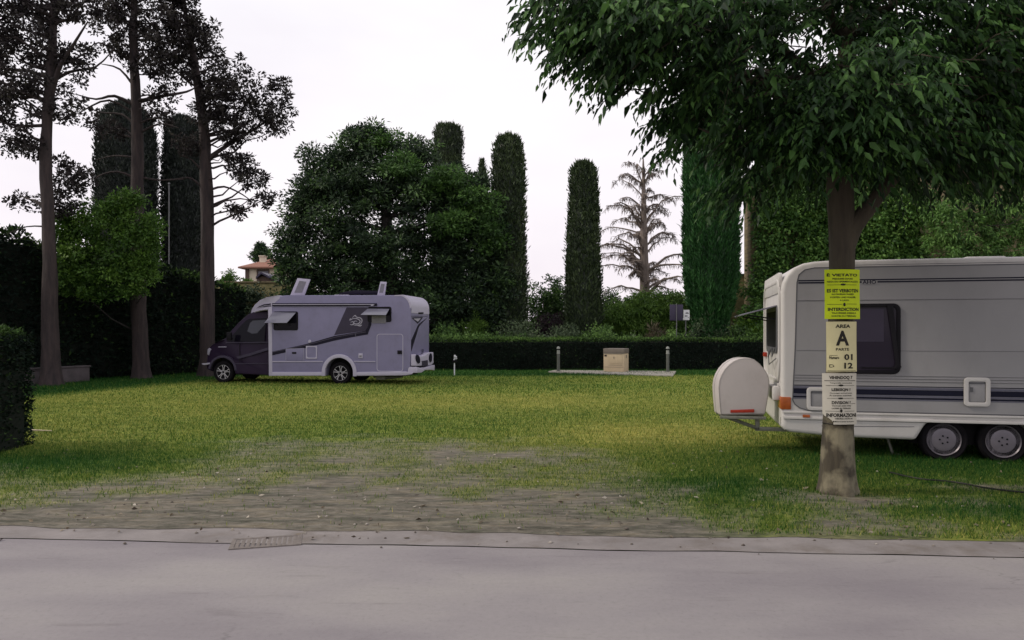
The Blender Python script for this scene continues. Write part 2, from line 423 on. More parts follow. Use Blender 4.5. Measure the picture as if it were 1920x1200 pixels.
# ------------------------------------------------------------------ ground, road, lawn
def edge(x): return 6.178 - .0636 * x
def ss(a, b, x):
    t = np.clip((x - a) / (b - a), 0, 1); return t * t * (3 - 2 * t)
def gauss(x, y, cx, cy, rx, ry): return np.exp(-(((x - cx) / rx) ** 2 + ((y - cy) / ry) ** 2))
def masks(x, y):
    t = y - edge(x)
    n = vnoise(x, y, .45, 11); n2 = vnoise(x, y, 2.2, 31, 3); n3 = vnoise(x * .6, y, .22, 71)
    cover = (t - .8 - .7 * ss(2.2, -.5, x)) / 5.0 + (n - .5) * .95 + (n2 - .5) * 1.0
    cover = cover + ss(.9, 2.3, x) * (.75 + .5 * (n2 - .5)) + ss(-3.4, -5.0, x) * .55
    cover = cover - .9 * gauss(x, y, 3.3, 7.35, .5, .35) - .7 * gauss(x, y, 5.0, 7.9, .9, .18) - .35 * gauss(x, y, -.4, 10.4, 1.1, .8)
    cover = np.clip(cover + .35 * ss(3.5, 7, t), 0, 1)
    cover = np.minimum(cover, .97)
    dry = .25 + (n3 - .5) * 1.1 + (n2 - .5) * .35 + .95 * gauss(x, y, 2.3, 12.0, 2.2, 1.7) + .4 * gauss(x, y, .5, 17, 6, 2.5) + .25 * gauss(x, y, 4.4, 6.2, 1.4, .5) - .15 * gauss(x, y, 2, 22, 8, 5)  # strongest bump also paints a sunlit strip into the dry turf colour
    lush_shade = ss(-.6, 1.2, (-.95 * (x + 14.4) * 0 + (y - 21.0) * .25 - (x + 11.2))) * 1.0
    lush_shade = np.maximum(lush_shade, ss(27.3, 28.6, y + .5 * (n - .5)))
    lush_shade = np.maximum(lush_shade, .9 * gauss(x, y, -6.0, 9.4, 1.7, .8))
    lush_shade = np.maximum(lush_shade, .8 * gauss(x, y, 2.2, 8.0, 1.0, .9))
    lush_shade = np.maximum(lush_shade, .9 * gauss(x, y, 5.1, 6.9, 1.5, .45))
    lush_shade = np.maximum(lush_shade, .9 * gauss(x, y, 6.0, 9.6, 3.8, 1.6))  # darker green here paints the caravan's shade into the lawn colour
    dry = np.clip(dry * (1 - .85 * lush_shade), 0, 1)
    return cover, dry, np.clip(lush_shade, 0, 1)
def lawn_z(x, y): return .02 + .05 * (vnoise(x, y, .35, 5, 2) - .5) + .018 * (vnoise(x, y, 2.5, 8, 2) - .5)

# wide ground under everything, out to the horizon
gm = surf('soil', (.05, .055, .03), .95, .3, .6, bump=.3, bscale=6)
g = MB().add([(-900, -300, -.06), (900, -300, -.06), (900, 1800, -.06), (-900, 1800, -.06)], [(0, 1, 2, 3)]).build('ground', gm, smooth=False)
tag(g, kind='structure')

# road: worn concrete
m, t, b = nodes('worn road concrete')
tx = nd(t, 'ShaderNodeTexCoord')
n1 = nd(t, 'ShaderNodeTexNoise', Scale=.55, Detail=4, Roughness=.55); mpn = nd(t, 'ShaderNodeMapping'); mpn.inputs['Scale'].default_value = (.6, 1.4, 1)
t.links.new(tx.outputs['Object'], mpn.inputs[0]); t.links.new(mpn.outputs[0], n1.inputs['Vector'])
c1 = ramp(t, n1.outputs['Fac'], [(.28, (.158, .140, .158)), (.5, (.230, .211, .218)), (.72, (.285, .266, .254))])
n2 = nd(t, 'ShaderNodeTexNoise', Scale=26, Detail=10, Roughness=.85); t.links.new(tx.outputs['Object'], n2.inputs['Vector'])
c2 = ramp(t, n2.outputs['Fac'], [(.30, (.5, .5, .5)), (.44, (.92, .92, .92)), (.6, (1.02, 1.02, 1.02)), (.72, (1.25, 1.24, 1.2))])
mm = nd(t, 'ShaderNodeMix', data_type='RGBA', blend_type='MULTIPLY'); mm.inputs[0].default_value = .8
t.links.new(c1, mm.inputs[6]); t.links.new(c2, mm.inputs[7])
n4 = nd(t, 'ShaderNodeTexNoise', Scale=3.0, Detail=7, Roughness=.7); mp4 = nd(t, 'ShaderNodeMapping'); mp4.inputs['Scale'].default_value = (.35, 2.2, 1)
t.links.new(tx.outputs['Object'], mp4.inputs[0]); t.links.new(mp4.outputs[0], n4.inputs['Vector'])
c4 = ramp(t, n4.outputs['Fac'], [(.28, (.68, .66, .66)), (.42, (1, 1, 1)), (.66, (1, 1, 1)), (.78, (1.12, 1.11, 1.08))])
m4 = nd(t, 'ShaderNodeMix', data_type='RGBA', blend_type='MULTIPLY'); m4.inputs[0].default_value = .7
t.links.new(mm.outputs[2], m4.inputs[6]); t.links.new(c4, m4.inputs[7])
vd = nd(t, 'ShaderNodeVectorMath', operation='MULTIPLY_ADD'); vd.inputs[1].default_value = (.5, .5, 0); t.links.new(n4.outputs['Color'], vd.inputs[0]); t.links.new(tx.outputs['Object'], vd.inputs[2])
vo = nd(t, 'ShaderNodeTexVoronoi', feature='DISTANCE_TO_EDGE', Scale=.45); t.links.new(vd.outputs[0], vo.inputs['Vector'])
ck = nd(t, 'ShaderNodeMapRange'); ck.inputs[1].default_value = .001; ck.inputs[2].default_value = .006; ck.inputs[3].default_value = .6; ck.inputs[4].default_value = 1; t.links.new(vo.outputs['Distance'], ck.inputs[0])
nk = nd(t, 'ShaderNodeTexNoise', Scale=.9, Detail=3); t.links.new(tx.outputs['Object'], nk.inputs['Vector'])
mk_ = nd(t, 'ShaderNodeMapRange'); mk_.inputs[1].default_value = .57; mk_.inputs[2].default_value = .68; t.links.new(nk.outputs['Fac'], mk_.inputs[0])
m5 = nd(t, 'ShaderNodeMix', data_type='RGBA', blend_type='MULTIPLY'); t.links.new(mk_.outputs[0], m5.inputs[0]); t.links.new(m4.outputs[2], m5.inputs[6]); t.links.new(ck.outputs[0], m5.inputs[7])
t.links.new(m5.outputs[2], b.inputs['Base Color']); b.inputs['Roughness'].default_value = .85
bp = nd(t, 'ShaderNodeBump', Strength=.35, Distance=.01); t.links.new(n2.outputs['Fac'], bp.inputs['Height']); t.links.new(bp.outputs[0], b.inputs['Normal'])
M['road'] = m
xs = np.concatenate([[-70, -30], np.arange(-9, 9.01, .12), [30, 70]])
jit = (vnoise(xs, xs * 0, 1.2, 3) - .5) * .05
V = [(x, -40, 0) for x in xs] + [(x, edge(x) - .40 + j, .0) for x, j in zip(xs, jit)]
n = len(xs); rd = MB().add(V, [(i, i + 1, n + i + 1, n + i) for i in range(n - 1)]).build('road', M['road'], smooth=False); tag(rd, kind='structure')
ks = surf('edging concrete', (.205, .186, .184), .88, .22, 1.8, bump=.3, bscale=40, dirt=((.13, .108, .092), 2.2, .9))
V = [(x, edge(x) - .400 + j + .013 * math.sin(x * 2.3 + math.sin(x * 7)) * math.sin(x * .9), .006) for x, j in zip(xs, jit)] + [(x, edge(x) + .12, .004) for x in xs]
k = MB().add(V, [(i, i + 1, n + i + 1, n + i) for i in range(n - 1)]).build('kerb_strip', ks, smooth=False); tag(k, kind='structure')

# lawn sheet, grass cover stored per vertex
xs = np.arange(-22, 24.01, .13); ts = np.concatenate([np.arange(0, 7, .09), np.arange(7, 28.01, .2)])
X, Tt = np.meshgrid(xs, ts)
Y = Tt + edge(X)
ragged = (vnoise(X, X * 0 + 3, 1.3, 41, 4) - .5) * .2 - .02
Y = Y + np.where(Tt < .001, ragged, np.where(Tt < .25, ragged * .5, 0))
Z = lawn_z(X, Y); Z = np.where(Tt < .001, .008, Z); Z = np.where((Tt > .001) & (Tt < .3), .01 + Z * .4, Z)
cv, dr, lu = masks(X.ravel(), Y.ravel())
nx = len(xs); ii = np.arange((len(ts) - 1) * nx).reshape(len(ts) - 1, nx)[:, :-1].ravel()
m, t, b = nodes('lawn')
def att(nm): return nd(t, 'ShaderNodeAttribute', attribute_name=nm).outputs['Fac']
tx = nd(t, 'ShaderNodeTexCoord'); mpn = nd(t, 'ShaderNodeMapping'); mpn.inputs['Scale'].default_value = (.45, 1, 1); t.links.new(tx.outputs['Object'], mpn.inputs[0])
nf = nd(t, 'ShaderNodeTexNoise', Scale=16, Detail=9, Roughness=.75); t.links.new(mpn.outputs[0], nf.inputs['Vector'])
nb = nd(t, 'ShaderNodeTexNoise', Scale=60, Detail=6, Roughness=.8); t.links.new(tx.outputs['Object'], nb.inputs['Vector'])
def mixc(f, a, bb, mode='MIX'):
    q = nd(t, 'ShaderNodeMix', data_type='RGBA', blend_type=mode)
    for s_, x in ((0, f), (6, a), (7, bb)):
        if isinstance(x, (int, float)): q.inputs[s_].default_value = x
        elif isinstance(x, tuple): q.inputs[s_].default_value = (*x, 1)
        else: t.links.new(x, q.inputs[s_])
    return q.outputs[2]
green = ramp(t, nf.outputs['Fac'], [(.3, (.045, .080, .014)), (.5, (.125, .175, .030)), (.7, (.215, .25, .055))])
dryc = ramp(t, nf.outputs['Fac'], [(.3, (.11, .11, .026)), (.5, (.26, .26, .062)), (.7, (.42, .39, .11))])
lush_shade = ramp(t, nf.outputs['Fac'], [(.3, (.018, .05, .010)), (.7, (.05, .12, .022))])
dirt = ramp(t, nf.outputs['Fac'], [(.25, (.062, .054, .046)), (.5, (.16, .145, .122)), (.75, (.265, .24, .212))])
cc = mixc(att('lush_shade'), mixc(att('dry'), green, dryc), lush_shade)
# the turf is thin: soil shows between tufts
ad = nd(t, 'ShaderNodeMath', operation='MULTIPLY_ADD'); t.links.new(nb.outputs['Fac'], ad.inputs[0]); ad.inputs[1].default_value = -1.0; t.links.new(att('cover'), ad.inputs[2])
mr = nd(t, 'ShaderNodeMapRange'); mr.inputs[1].default_value = -.45; mr.inputs[2].default_value = .42; t.links.new(ad.outputs[0], mr.inputs[0])
cc = mixc(mr.outputs[0], dirt, cc)
ns = nd(t, 'ShaderNodeTexNoise', Scale=4.5, Detail=8, Roughness=.75); mps = nd(t, 'ShaderNodeMapping'); mps.inputs['Scale'].default_value = (.28, 1.3, 1); t.links.new(tx.outputs['Object'], mps.inputs[0]); t.links.new(mps.outputs[0], ns.inputs['Vector'])
cc = mixc(.8, cc, ramp(t, ns.outputs['Fac'], [(.36, (.36, .42, .36)), (.5, (.95, .96, .95)), (.68, (1.4, 1.3, 1.1))]), 'MULTIPLY')
t.links.new(cc, b.inputs['Base Color']); b.inputs['Roughness'].default_value = .95; b.inputs['Specular IOR Level'].default_value = .1
bp = nd(t, 'ShaderNodeBump', Strength=.9, Distance=.04); t.links.new(nf.outputs['Fac'], bp.inputs['Height']); t.links.new(bp.outputs[0], b.inputs['Normal'])
lawn = np_obj('lawn', np.stack([X.ravel(), Y.ravel(), Z.ravel()], 1), np.stack([ii, ii + 1, ii + nx + 1, ii + nx], 1), m, smooth=True, attrs={'cover': cv, 'dry': dr, 'lush_shade': lu})
tag(lawn, kind='structure')

# grass blades
M['grass'] = leafmat('grass blades', (.016, .070, .011), (.125, .195, .030), (.40, .37, .10), .3, .7, .15)
rng = np.random.default_rng(4)
def blades(n, y0, y1, h, w):
    y = y0 + (y1 - y0) * rng.random(n); x = (rng.random(n) * 2 - 1) * (.70 * y + 3.5)
    ok = (y > edge(x) + .03) & (x < 22) & (x > -21); x, y = x[ok], y[ok]
    cv, dr, lu = masks(x, y)
    keep = rng.random(len(x)) < np.clip(cv * 1.15 - .08, .015, 1); x, y, dr, lu = x[keep], y[keep], dr[keep], lu[keep]
    n = len(x); z = lawn_z(x, y)
    a = rng.random(n) * 6.283; tl = rng.normal(0, .5, n); a2 = rng.random(n) * 6.283
    hh = h * (.5 + rng.random(n)) * (.8 + .35 * lu); ww = w * (.7 + .6 * rng.random(n))
    bx = np.stack([x, y, z - .004], 1); dx = np.stack([np.cos(a), np.sin(a), 0 * a], 1) * ww[:, None] * .5
    tip = bx + np.stack([np.cos(a2) * tl * hh, np.sin(a2) * tl * hh, hh], 1)
    V = np.stack([bx - dx, bx + dx, tip], 1).reshape(-1, 3)
    tint = np.clip(.48 + .42 * (dr - .35) - .42 * lu + rng.normal(0, .23, n), 0, 1)
    return V, np.arange(n * 3).reshape(-1, 3), np.repeat(tint, 3)
v, f, tt = merge([blades(290000, 5.6, 11, .042, .008), blades(160000, 11, 19, .05, .013), blades(105000, 19, 33, .06, .025)])
tag(np_obj('grass', v, f, M['grass'], tt), 'short worn grass covering the camping pitch', 'grass', kind='stuff')

# fallen leaves and scraps on the bare earth
n = 260; y = 6.0 + 5 * rng.random(n) ** 1.3; x = (rng.random(n) * 2 - 1) * .7 * y
z = np.where(y > edge(x), lawn_z(x, y) + .012, .012)
v, f, tt = leaf_mesh(np.stack([x, y, z], 1), np.stack([rng.normal(size=n), rng.normal(size=n), .15 * rng.normal(size=n)], 1), .03 + .04 * rng.random(n), .02 + .015 * rng.random(n), rng.random(n), rng)
M['litter'] = leafmat('fallen leaves', (.05, .035, .025), (.20, .16, .11), (.42, .38, .32), .1)
tag(np_obj('fallen_leaves', v, f, M['litter'], tt), 'scattered fallen leaves on the worn earth by the road', 'leaves', kind='stuff')

# small stones and crumbs of earth along the road edge
n = 420; x = (rng.random(n) * 2 - 1) * 5.2; y = edge(x) + rng.normal(.7, .7, n); keep = y > edge(x) - .5; x, y = x[keep], y[keep]; n = len(x)
z = np.where(y > edge(x) + .05, lawn_z(x, y), .008); r = .006 + .016 * rng.random(n) ** 2
oc = np.array([[1, 0, 0], [0, 1, 0], [-1, 0, 0], [0, -1, 0], [0, 0, .7], [0, 0, -.5]])
of = np.array([[0, 1, 4], [1, 2, 4], [2, 3, 4], [3, 0, 4], [1, 0, 5], [2, 1, 5], [3, 2, 5], [0, 3, 5]])
vs = (oc[None] * (.7 + .6 * rng.random((n, 6, 1)))) * r[:, None, None] + np.stack([x, y, z], 1)[:, None]
M['grit'] = leafmat('grit', (.09, .075, .065), (.17, .15, .13), (.34, .31, .28), 0, .9, .1)
tag(np_obj('gravel', vs.reshape(-1, 3), (of[None] + (np.arange(n) * 6)[:, None, None]).reshape(-1, 3), M['grit'], np.repeat(rng.random(n), 6)), 'loose grit and crumbs of earth along the road edge', 'gravel', kind='stuff')

# ------------------------------------------------------------------ foliage builders
def axes(mode, n, rng, out=None):
    a = unit(rng.normal(size=(n, 3)))
    if mode == 'droop': a[:, 2] = -np.abs(a[:, 2]) - .5
    elif mode == 'up': a = a * .55; a[:, 2] += 1.0
    elif mode == 'flat': a[:, 2] *= .3
    if out is not None: a = a * .8 + out
    return a
def clusters(cent, rad, per, ln, wd, tint, rng, mode=None, flat=1.0, tj=.16):
    """leaf tufts round the centres"""
    n = len(cent); k = n * per
    d = unit(rng.normal(size=(k, 3))); r = rng.random(k) ** .5
    rr = np.repeat(np.broadcast_to(rad, n), per)
    off = d * (r * rr)[:, None]; off[:, 2] *= flat
    p = np.repeat(cent, per, 0) + off
    t = np.clip(np.repeat(tint, per) + rng.normal(0, tj, k), 0, 1)
    return leaf_mesh(p, axes(mode, k, rng, d), ln * (.6 + .8 * rng.random(k)), wd * (.7 + .6 * rng.random(k)), t, rng)
def lobe_points(lobes, n, rng, shell=.45):
    """points in ellipsoids given as (px, py, distance, half width px, half height px, half depth m)"""
    w = np.array([(l[3] * l[4]) ** .8 for l in lobes]); w = w / w.sum()
    ix = rng.choice(len(lobes), n, p=w); out = np.zeros((n, 3))
    d = unit(rng.normal(size=(n, 3))); r = (shell + (1 - shell) * rng.random(n)) if shell else rng.random(n) ** (1 / 3)
    for i, l in enumerate(lobes):
        s = ix == i; c = np.array(P(*l[:3])); q = l[2] / F
        out[s] = c + d[s] * r[s][:, None] * np.array([l[3] * q, l[5], l[4] * q])
    return out
def limb_path(a, b, rng, sag=.0, jit=.08, n=6):
    a, b = Vector(a), Vector(b); L_ = (b - a).length; pts = []
    for i in range(n):
        s = i / (n - 1); p = a.lerp(b, s)
        p.z += sag * L_ * math.sin(math.pi * s)
        if 0 < i < n - 1: p += Vector(rng.normal(0, jit * L_ * .5, 3).tolist())
        pts.append(p)
    return pts
def trunk_at(path, z):
    for a, b in zip(path[:-1], path[1:]):
        if a.z <= z <= b.z: return a.lerp(b, (z - a.z) / max(b.z - a.z, 1e-4))
    return path[-1].copy() if z > path[-1].z else path[0].copy()
def smooth_path(pts, rad, k=4):
    out, ro = [], []
    for i in range(len(pts) - 1):
        p0, p1, p2, p3 = pts[max(i - 1, 0)], pts[i], pts[i + 1], pts[min(i + 2, len(pts) - 1)]
        for j in range(k):
            s = j / k
            out.append(.5 * ((2 * p1) + (p2 - p0) * s + (2 * p0 - 5 * p1 + 4 * p2 - p3) * s * s + (3 * p1 - p0 - 3 * p2 + p3) * s ** 3))
            ro.append(rad[i] * (1 - s) + rad[i + 1] * s)
    return out + [pts[-1].copy()], ro + [rad[-1]]
def local(o_list, root):
    """parts were modelled in place: keep them there under the thing's base"""
    for o in o_list:
        o.parent = root; o.location = -root.location

def lobed_tree(name, label, cat, path, rad, lobes, n, crad, per, ln, wd, leaf, barkm, seed, mode=None, limbs=24, limb_r=.06, flat=.7, shell=.35,
               extra=(), bare=(), group=None, base_tint=.45, tint_j=.16, core=0):
    rng = np.random.default_rng(seed)
    path = [Vector(p) for p in path]
    root = thing(name, label, cat, (path[0].x, path[0].y, 0), group=group)
    sp, sr = smooth_path(path, rad)
    tr = MB().tube(sp, sr, 12)
    tr.v = [tuple(Vector(p) + Vector(rng.normal(0, .012, 3).tolist())) for p in tr.v]
    parts = [tr.build('trunk', barkm)]
    c = lobe_points(lobes, n, rng, shell)
    top = path[-1].z
    lb = MB()
    for q in c[rng.choice(len(c), min(limbs, len(c)), replace=False)]:
        h = math.hypot(q[0] - path[0].x, q[1] - path[0].y)
        z0 = min(max(q[2] - h * rng.uniform(.1, .55), path[0].z + (top - path[0].z) * .25), top)
        a = trunk_at(sp, z0); pts = limb_path(a, q, rng, rng.uniform(-.08, .06))
        r0 = limb_r * rng.uniform(.6, 1.2); lb.tube(pts, [r0 * (1 - .85 * i / (len(pts) - 1)) for i in range(len(pts))], 5)
    for pl, r0 in bare:
        pts = [Vector(p) for p in pl]; sp2, sr2 = smooth_path(pts, [r0 * (1 - .8 * i / (len(pts) - 1)) for i in range(len(pts))], 3)
        lb.tube(sp2, sr2, 6)
    if lb.v: parts.append(lb.build('limb', barkm))
    tint = np.clip(base_tint + rng.normal(0, tint_j, n), 0, 1)
    v, f, t_ = clusters(c, crad * (.6 + .8 * rng.random(n)), per, ln, wd, tint, rng, mode, flat)
    parts.append(np_obj('crown', v, f, leaf, t_))
    local(parts, root)
    return root

def column_tree(label, px, d, prof, seed, leaf, dens=260, ln=.21, wd=.07, ridge=.0, rag=.085, name='cypress_tree', group='clipped cypress columns', tint=.42):
    """clipped column: prof = list of (photo row, half width px) from the top down to the foot"""
    rng = np.random.default_rng(seed); q = d / F
    c = P(px, HY, d); root = thing(name, label, 'cypress', (c.x, d, 0), group=group)
    zs = [EYE + (HY - y) * q for y, _ in prof]; rs = [w * q for _, w in prof]
    zs, rs = np.array(zs[::-1]), np.array(rs[::-1])
    z0 = max(0.1, zs[0])
    tr = MB().tube([(0, 0, 0), (0, 0, z0 + 1.2)], [.22, .16], 10).build('trunk', M['darkbark'], root)
    nz_, na = 60, 36
    zz = np.linspace(z0, zs[-1], nz_); V = []; 
    sd = rng.random() * 50
    def rad(a, z):
        base = np.interp(z, zs, rs)
        lump = (vnoise(a * 2.2 + sd, z * .8, 1.0, seed + 3, 3) - .5) * .28 + (vnoise(a * 6 + sd, z * 2.2, 1.0, seed + 9, 2) - .5) * .12
        rd = ridge * (np.abs(((a * 9 / math.pi + .6 * vnoise(a, z * .5, 1, seed + 7, 2)) % 1) - .5) - .25) * 2 if ridge else 0
        return base * (1 + lump * .55) + rd
    vv, ff = [], []
    A = np.linspace(0, 2 * math.pi, na, endpoint=False)
    for i, z in enumerate(zz):
        r = np.maximum(rad(A, np.full(na, z)) - rag * 1.2, .03)
        vv += [(r_ * math.cos(a), r_ * math.sin(a), z) for r_, a in zip(r, A)]
    for i in range(nz_ - 1):
        for k in range(na):
            k2 = (k + 1) % na; ff.append((i * na + k, i * na + k2, (i + 1) * na + k2)); ff.append((i * na + k, (i + 1) * na + k2, (i + 1) * na + k))
    core = (np.array(vv), np.array(ff), np.full(len(vv), .03))
    H = zs[-1] - z0; n = int(dens * H * 2 * math.pi * rs.mean())
    z = z0 + H * rng.random(n); a = rng.random(n) * 6.2832
    r = rad(a, z) + rng.normal(0, rag, n) - rag * .3
    o = np.stack([np.cos(a), np.sin(a), 0 * a], 1)
    p = o * r[:, None]; p[:, 2] = z
    ax = axes('up', n, rng) + o * .35
    tc_ = np.clip(tint + (vnoise(a * 1.2, z * 1.0, 1.2, seed, 3) - .5) * .7 + rng.normal(0, .14, n), 0, 1)
    lv = leaf_mesh(p, ax, ln * (.6 + .8 * rng.random(n)), wd * (.7 + .6 * rng.random(n)), tc_, rng)
    # top tufts
    nt = int(dens * 3 * (rs[-1] + .15)); aa = rng.random(nt) * 6.2832; r2 = rs[-1] * 1.05 * np.sqrt(rng.random(nt))
    tp = np.stack([np.cos(aa) * r2, np.sin(aa) * r2, zs[-1] - .15 + .2 * rng.random(nt)], 1)
    lt = leaf_mesh(tp, axes('up', nt, rng), ln * (1 + rng.random(nt)), wd, np.clip(tint + .1 + rng.normal(0, .15, nt), 0, 1), rng)
    v, f, t_ = merge([core, lv, lt])
    np_obj('crown', v, f, leaf, t_, root)
    return root

def hedge_run(label, pts, hs, half, leaf, seed, dens=220, ln=.11, wd=.06, lump=.1, name='clipped_hedge', topbush=.12, tint=.3, cat='hedge', group=None, toptint=.3):
    """clipped hedge along ground points; hs = heights"""
    rng = np.random.default_rng(seed)
    pts = [Vector((p[0], p[1], 0)) for p in pts]; root = thing(name, label, cat, tuple(pts[0]), group=group)
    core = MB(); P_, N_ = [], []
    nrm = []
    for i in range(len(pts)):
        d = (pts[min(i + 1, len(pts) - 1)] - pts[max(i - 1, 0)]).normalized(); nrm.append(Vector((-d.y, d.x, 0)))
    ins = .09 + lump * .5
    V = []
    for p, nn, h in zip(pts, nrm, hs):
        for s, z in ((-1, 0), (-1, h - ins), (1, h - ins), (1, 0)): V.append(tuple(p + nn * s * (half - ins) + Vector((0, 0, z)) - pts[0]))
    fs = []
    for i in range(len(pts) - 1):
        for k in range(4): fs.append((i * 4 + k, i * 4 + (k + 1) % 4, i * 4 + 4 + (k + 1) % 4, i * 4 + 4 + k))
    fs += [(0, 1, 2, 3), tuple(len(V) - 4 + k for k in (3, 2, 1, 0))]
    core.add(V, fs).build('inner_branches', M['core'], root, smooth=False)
    allp, alln = [], []
    for i in range(len(pts) - 1):
        a, b = pts[i], pts[i + 1]; L_ = (b - a).length; h = (hs[i] + hs[i + 1]) / 2
        for face, area in (('f', L_ * h), ('b', L_ * h), ('t', L_ * 2 * half)):
            n = int(area * dens * (1.5 if face == 't' else 1)); s = rng.random(n); hz = hs[i] + (hs[i + 1] - hs[i]) * s
            q = np.array(a)[None] + (np.array(b) - np.array(a))[None] * s[:, None]; nn = np.array(nrm[i])[None] * (1 - s[:, None]) + np.array(nrm[i + 1])[None] * s[:, None]
            if face == 't':
                u_ = rng.random(n) * 2 - 1; q = q + nn * (u_ * half)[:, None]; q[:, 2] = hz; o = np.tile([[0, 0, 1.]], (n, 1))
            else:
                sg = -1 if face == 'f' else 1; q = q + nn * sg * half; q[:, 2] = hz * rng.random(n); o = nn * sg
            allp.append(q); alln.append(o)
    for e, sg in ((0, -1), (len(pts) - 1, 1)):
        d = (pts[1] - pts[0] if e == 0 else pts[-1] - pts[-2]).normalized() * sg
        n = int(2 * half * hs[e] * dens); q = np.array(pts[e])[None] + np.array(nrm[e])[None] * ((rng.random(n) * 2 - 1) * half)[:, None]; q[:, 2] = hs[e] * rng.random(n)
        allp.append(q); alln.append(np.tile(np.array(d)[None], (n, 1)))
    p = np.concatenate(allp); o = np.concatenate(alln); n = len(p)
    lum = (vnoise(p[:, 0] + p[:, 1] * .7, p[:, 2], 1.1, seed + 2, 3) - .55) * 2 * lump + rng.normal(0, .03, n)
    p = p + o * lum[:, None]
    p[:, 2] += np.where(o[:, 2] > .5, topbush * (vnoise(p[:, 0], p[:, 1], 1.3, seed + 5, 3) - .4) * 2, 0)
    tn = np.clip(tint + (vnoise(p[:, 0] + p[:, 1], p[:, 2], .9, seed, 3) - .5) * .6 + rng.normal(0, .13, n) + np.where(o[:, 2] > .5, toptint, 0), 0, 1)  # top leaves tinted paler, painting skylight on the hedge top
    p[:, 2] = np.maximum(p[:, 2], .02)
    v, f, t_ = leaf_mesh(p - np.array(pts[0])[None], axes(None, n, rng, o * .6), ln * (.6 + .8 * rng.random(n)), wd * (.7 + .6 * rng.random(n)), t_ if False else tn, rng)
    np_obj('foliage', v, f, leaf, t_, root)
    return root

def shrub(label, px, top, hw, d, leaf, seed, n=70, per=34, ln=.12, wd=.05, mode=None, bottom=0.0, name='shrub', tint=.45, group=None, depth=None):
    """loose shrub: several uneven lobes over a few stems"""
    rng = np.random.default_rng(seed); q = d / F; c = P(px, HY, d); h = EYE + (HY - top) * q; r = hw * q; dp = depth or r * .8
    root = thing(name, label, 'shrub', (c.x, d, 0), group=group)
    k = 6; lob = []
    for i in range(k):
        s = rng.uniform(-.7, .7); lob.append((s * r, rng.uniform(-.5, .5) * dp, bottom + (h - bottom) * rng.uniform(.35, .62) * (1 - .25 * abs(s)), r * rng.uniform(.38, .6), dp * .6, (h - bottom) * rng.uniform(.3, .42)))
    lob.append((0, 0, bottom + (h - bottom) * .6, r * .55, dp * .6, (h - bottom) * .36)); lob.append((0, 0, bottom + (h - bottom) * .3, r * .85, dp * .8, (h - bottom) * .3))
    w = np.array([l[3] * l[5] for l in lob]); ix = rng.choice(len(lob), n, p=w / w.sum()); L2 = np.array(lob)[ix]
    dd = unit(rng.normal(size=(n, 3))); rr = .4 + .6 * rng.random(n)
    cp = L2[:, :3] + dd * rr[:, None] * L2[:, 3:]; cp[:, 2] = np.maximum(cp[:, 2], .1)
    stm = MB()
    for i in range(7):
        e = cp[rng.integers(n)]; stm.tube(limb_path((rng.uniform(-.12, .12), rng.uniform(-.1, .1), 0), e, rng), [.03, .026, .022, .018, .012, .006], 5)
    stm.build('stem', M['darkbark'], root)
    v, f, t_ = clusters(cp, .26 * min(1.2, r + .3) * (.6 + .7 * rng.random(n)), per, ln, wd, np.clip(tint + rng.normal(0, .15, n), 0, 1), rng, mode, .8)
    v[:, 2] = np.maximum(v[:, 2], .02)
    np_obj('foliage', v, f, leaf, t_, root)
    return root

# ------------------------------------------------------------------ the three old conifers on the left
def trunkpath(pix, d): return [P(x, y, d) for x, y in pix]
def lim(pix, d, dd=0): return [P(x, y, d + dd * i / (len(pix) - 1)) for i, (x, y) in enumerate(pix)]
d1 = 22.8; q = d1 / F
b0 = G(97, 724)
lobed_tree('conifer_tree', 'tall conifer with dark ragged crown behind the clipped bush at the left edge', 'tree',
    [Vector((P(97, 690, d1).x, d1, -.05))] + trunkpath([(96, 690), (94, 600), (92, 450), (86, 300), (92, 180), (100, 60), (105, -80)], d1), [24 * q, 17 * q, 14 * q, 11.5 * q, 10 * q, 8.5 * q, 7 * q, 4 * q],
    [(60, 60, d1, 90, 80, 1.5), (150, 105, d1, 30, 45, .8), (30, 200, d1, 55, 60, 1.2), (130, 215, d1 + .5, 45, 35, 1), (45, 275, d1, 50, 32, 1.1), (125, 330, d1 + .8, 45, 45, .9),
     (60, 140, d1, 70, 60, 1.3), (15, 20, d1, 70, 70, 1.4), (150, 15, d1, 60, 40, 1), (110, 390, d1 + .9, 42, 28, .8), (20, -70, d1, 130, 70, 1.6), (-40, 120, d1, 60, 140, 1.4), (40, 380, d1 + .5, 22, 12, .4)],
    430, .22, 44, .12, .07, M['pine'], M['pinebark'], 101, limbs=70, limb_r=.055, flat=.75,
    bare=[(lim([(92, 200), (110, 130), (140, 80), (165, 40)], d1, -.6), .09), (lim([(88, 160), (130, 135), (180, 125), (215, 90)], d1, .6), .06), (lim([(90, 290), (50, 265), (0, 255)], d1, .5), .05),
          (lim([(90, 425), (50, 425), (10, 440)], d1, .3), .03)])
d2 = 26.3; q = d2 / F
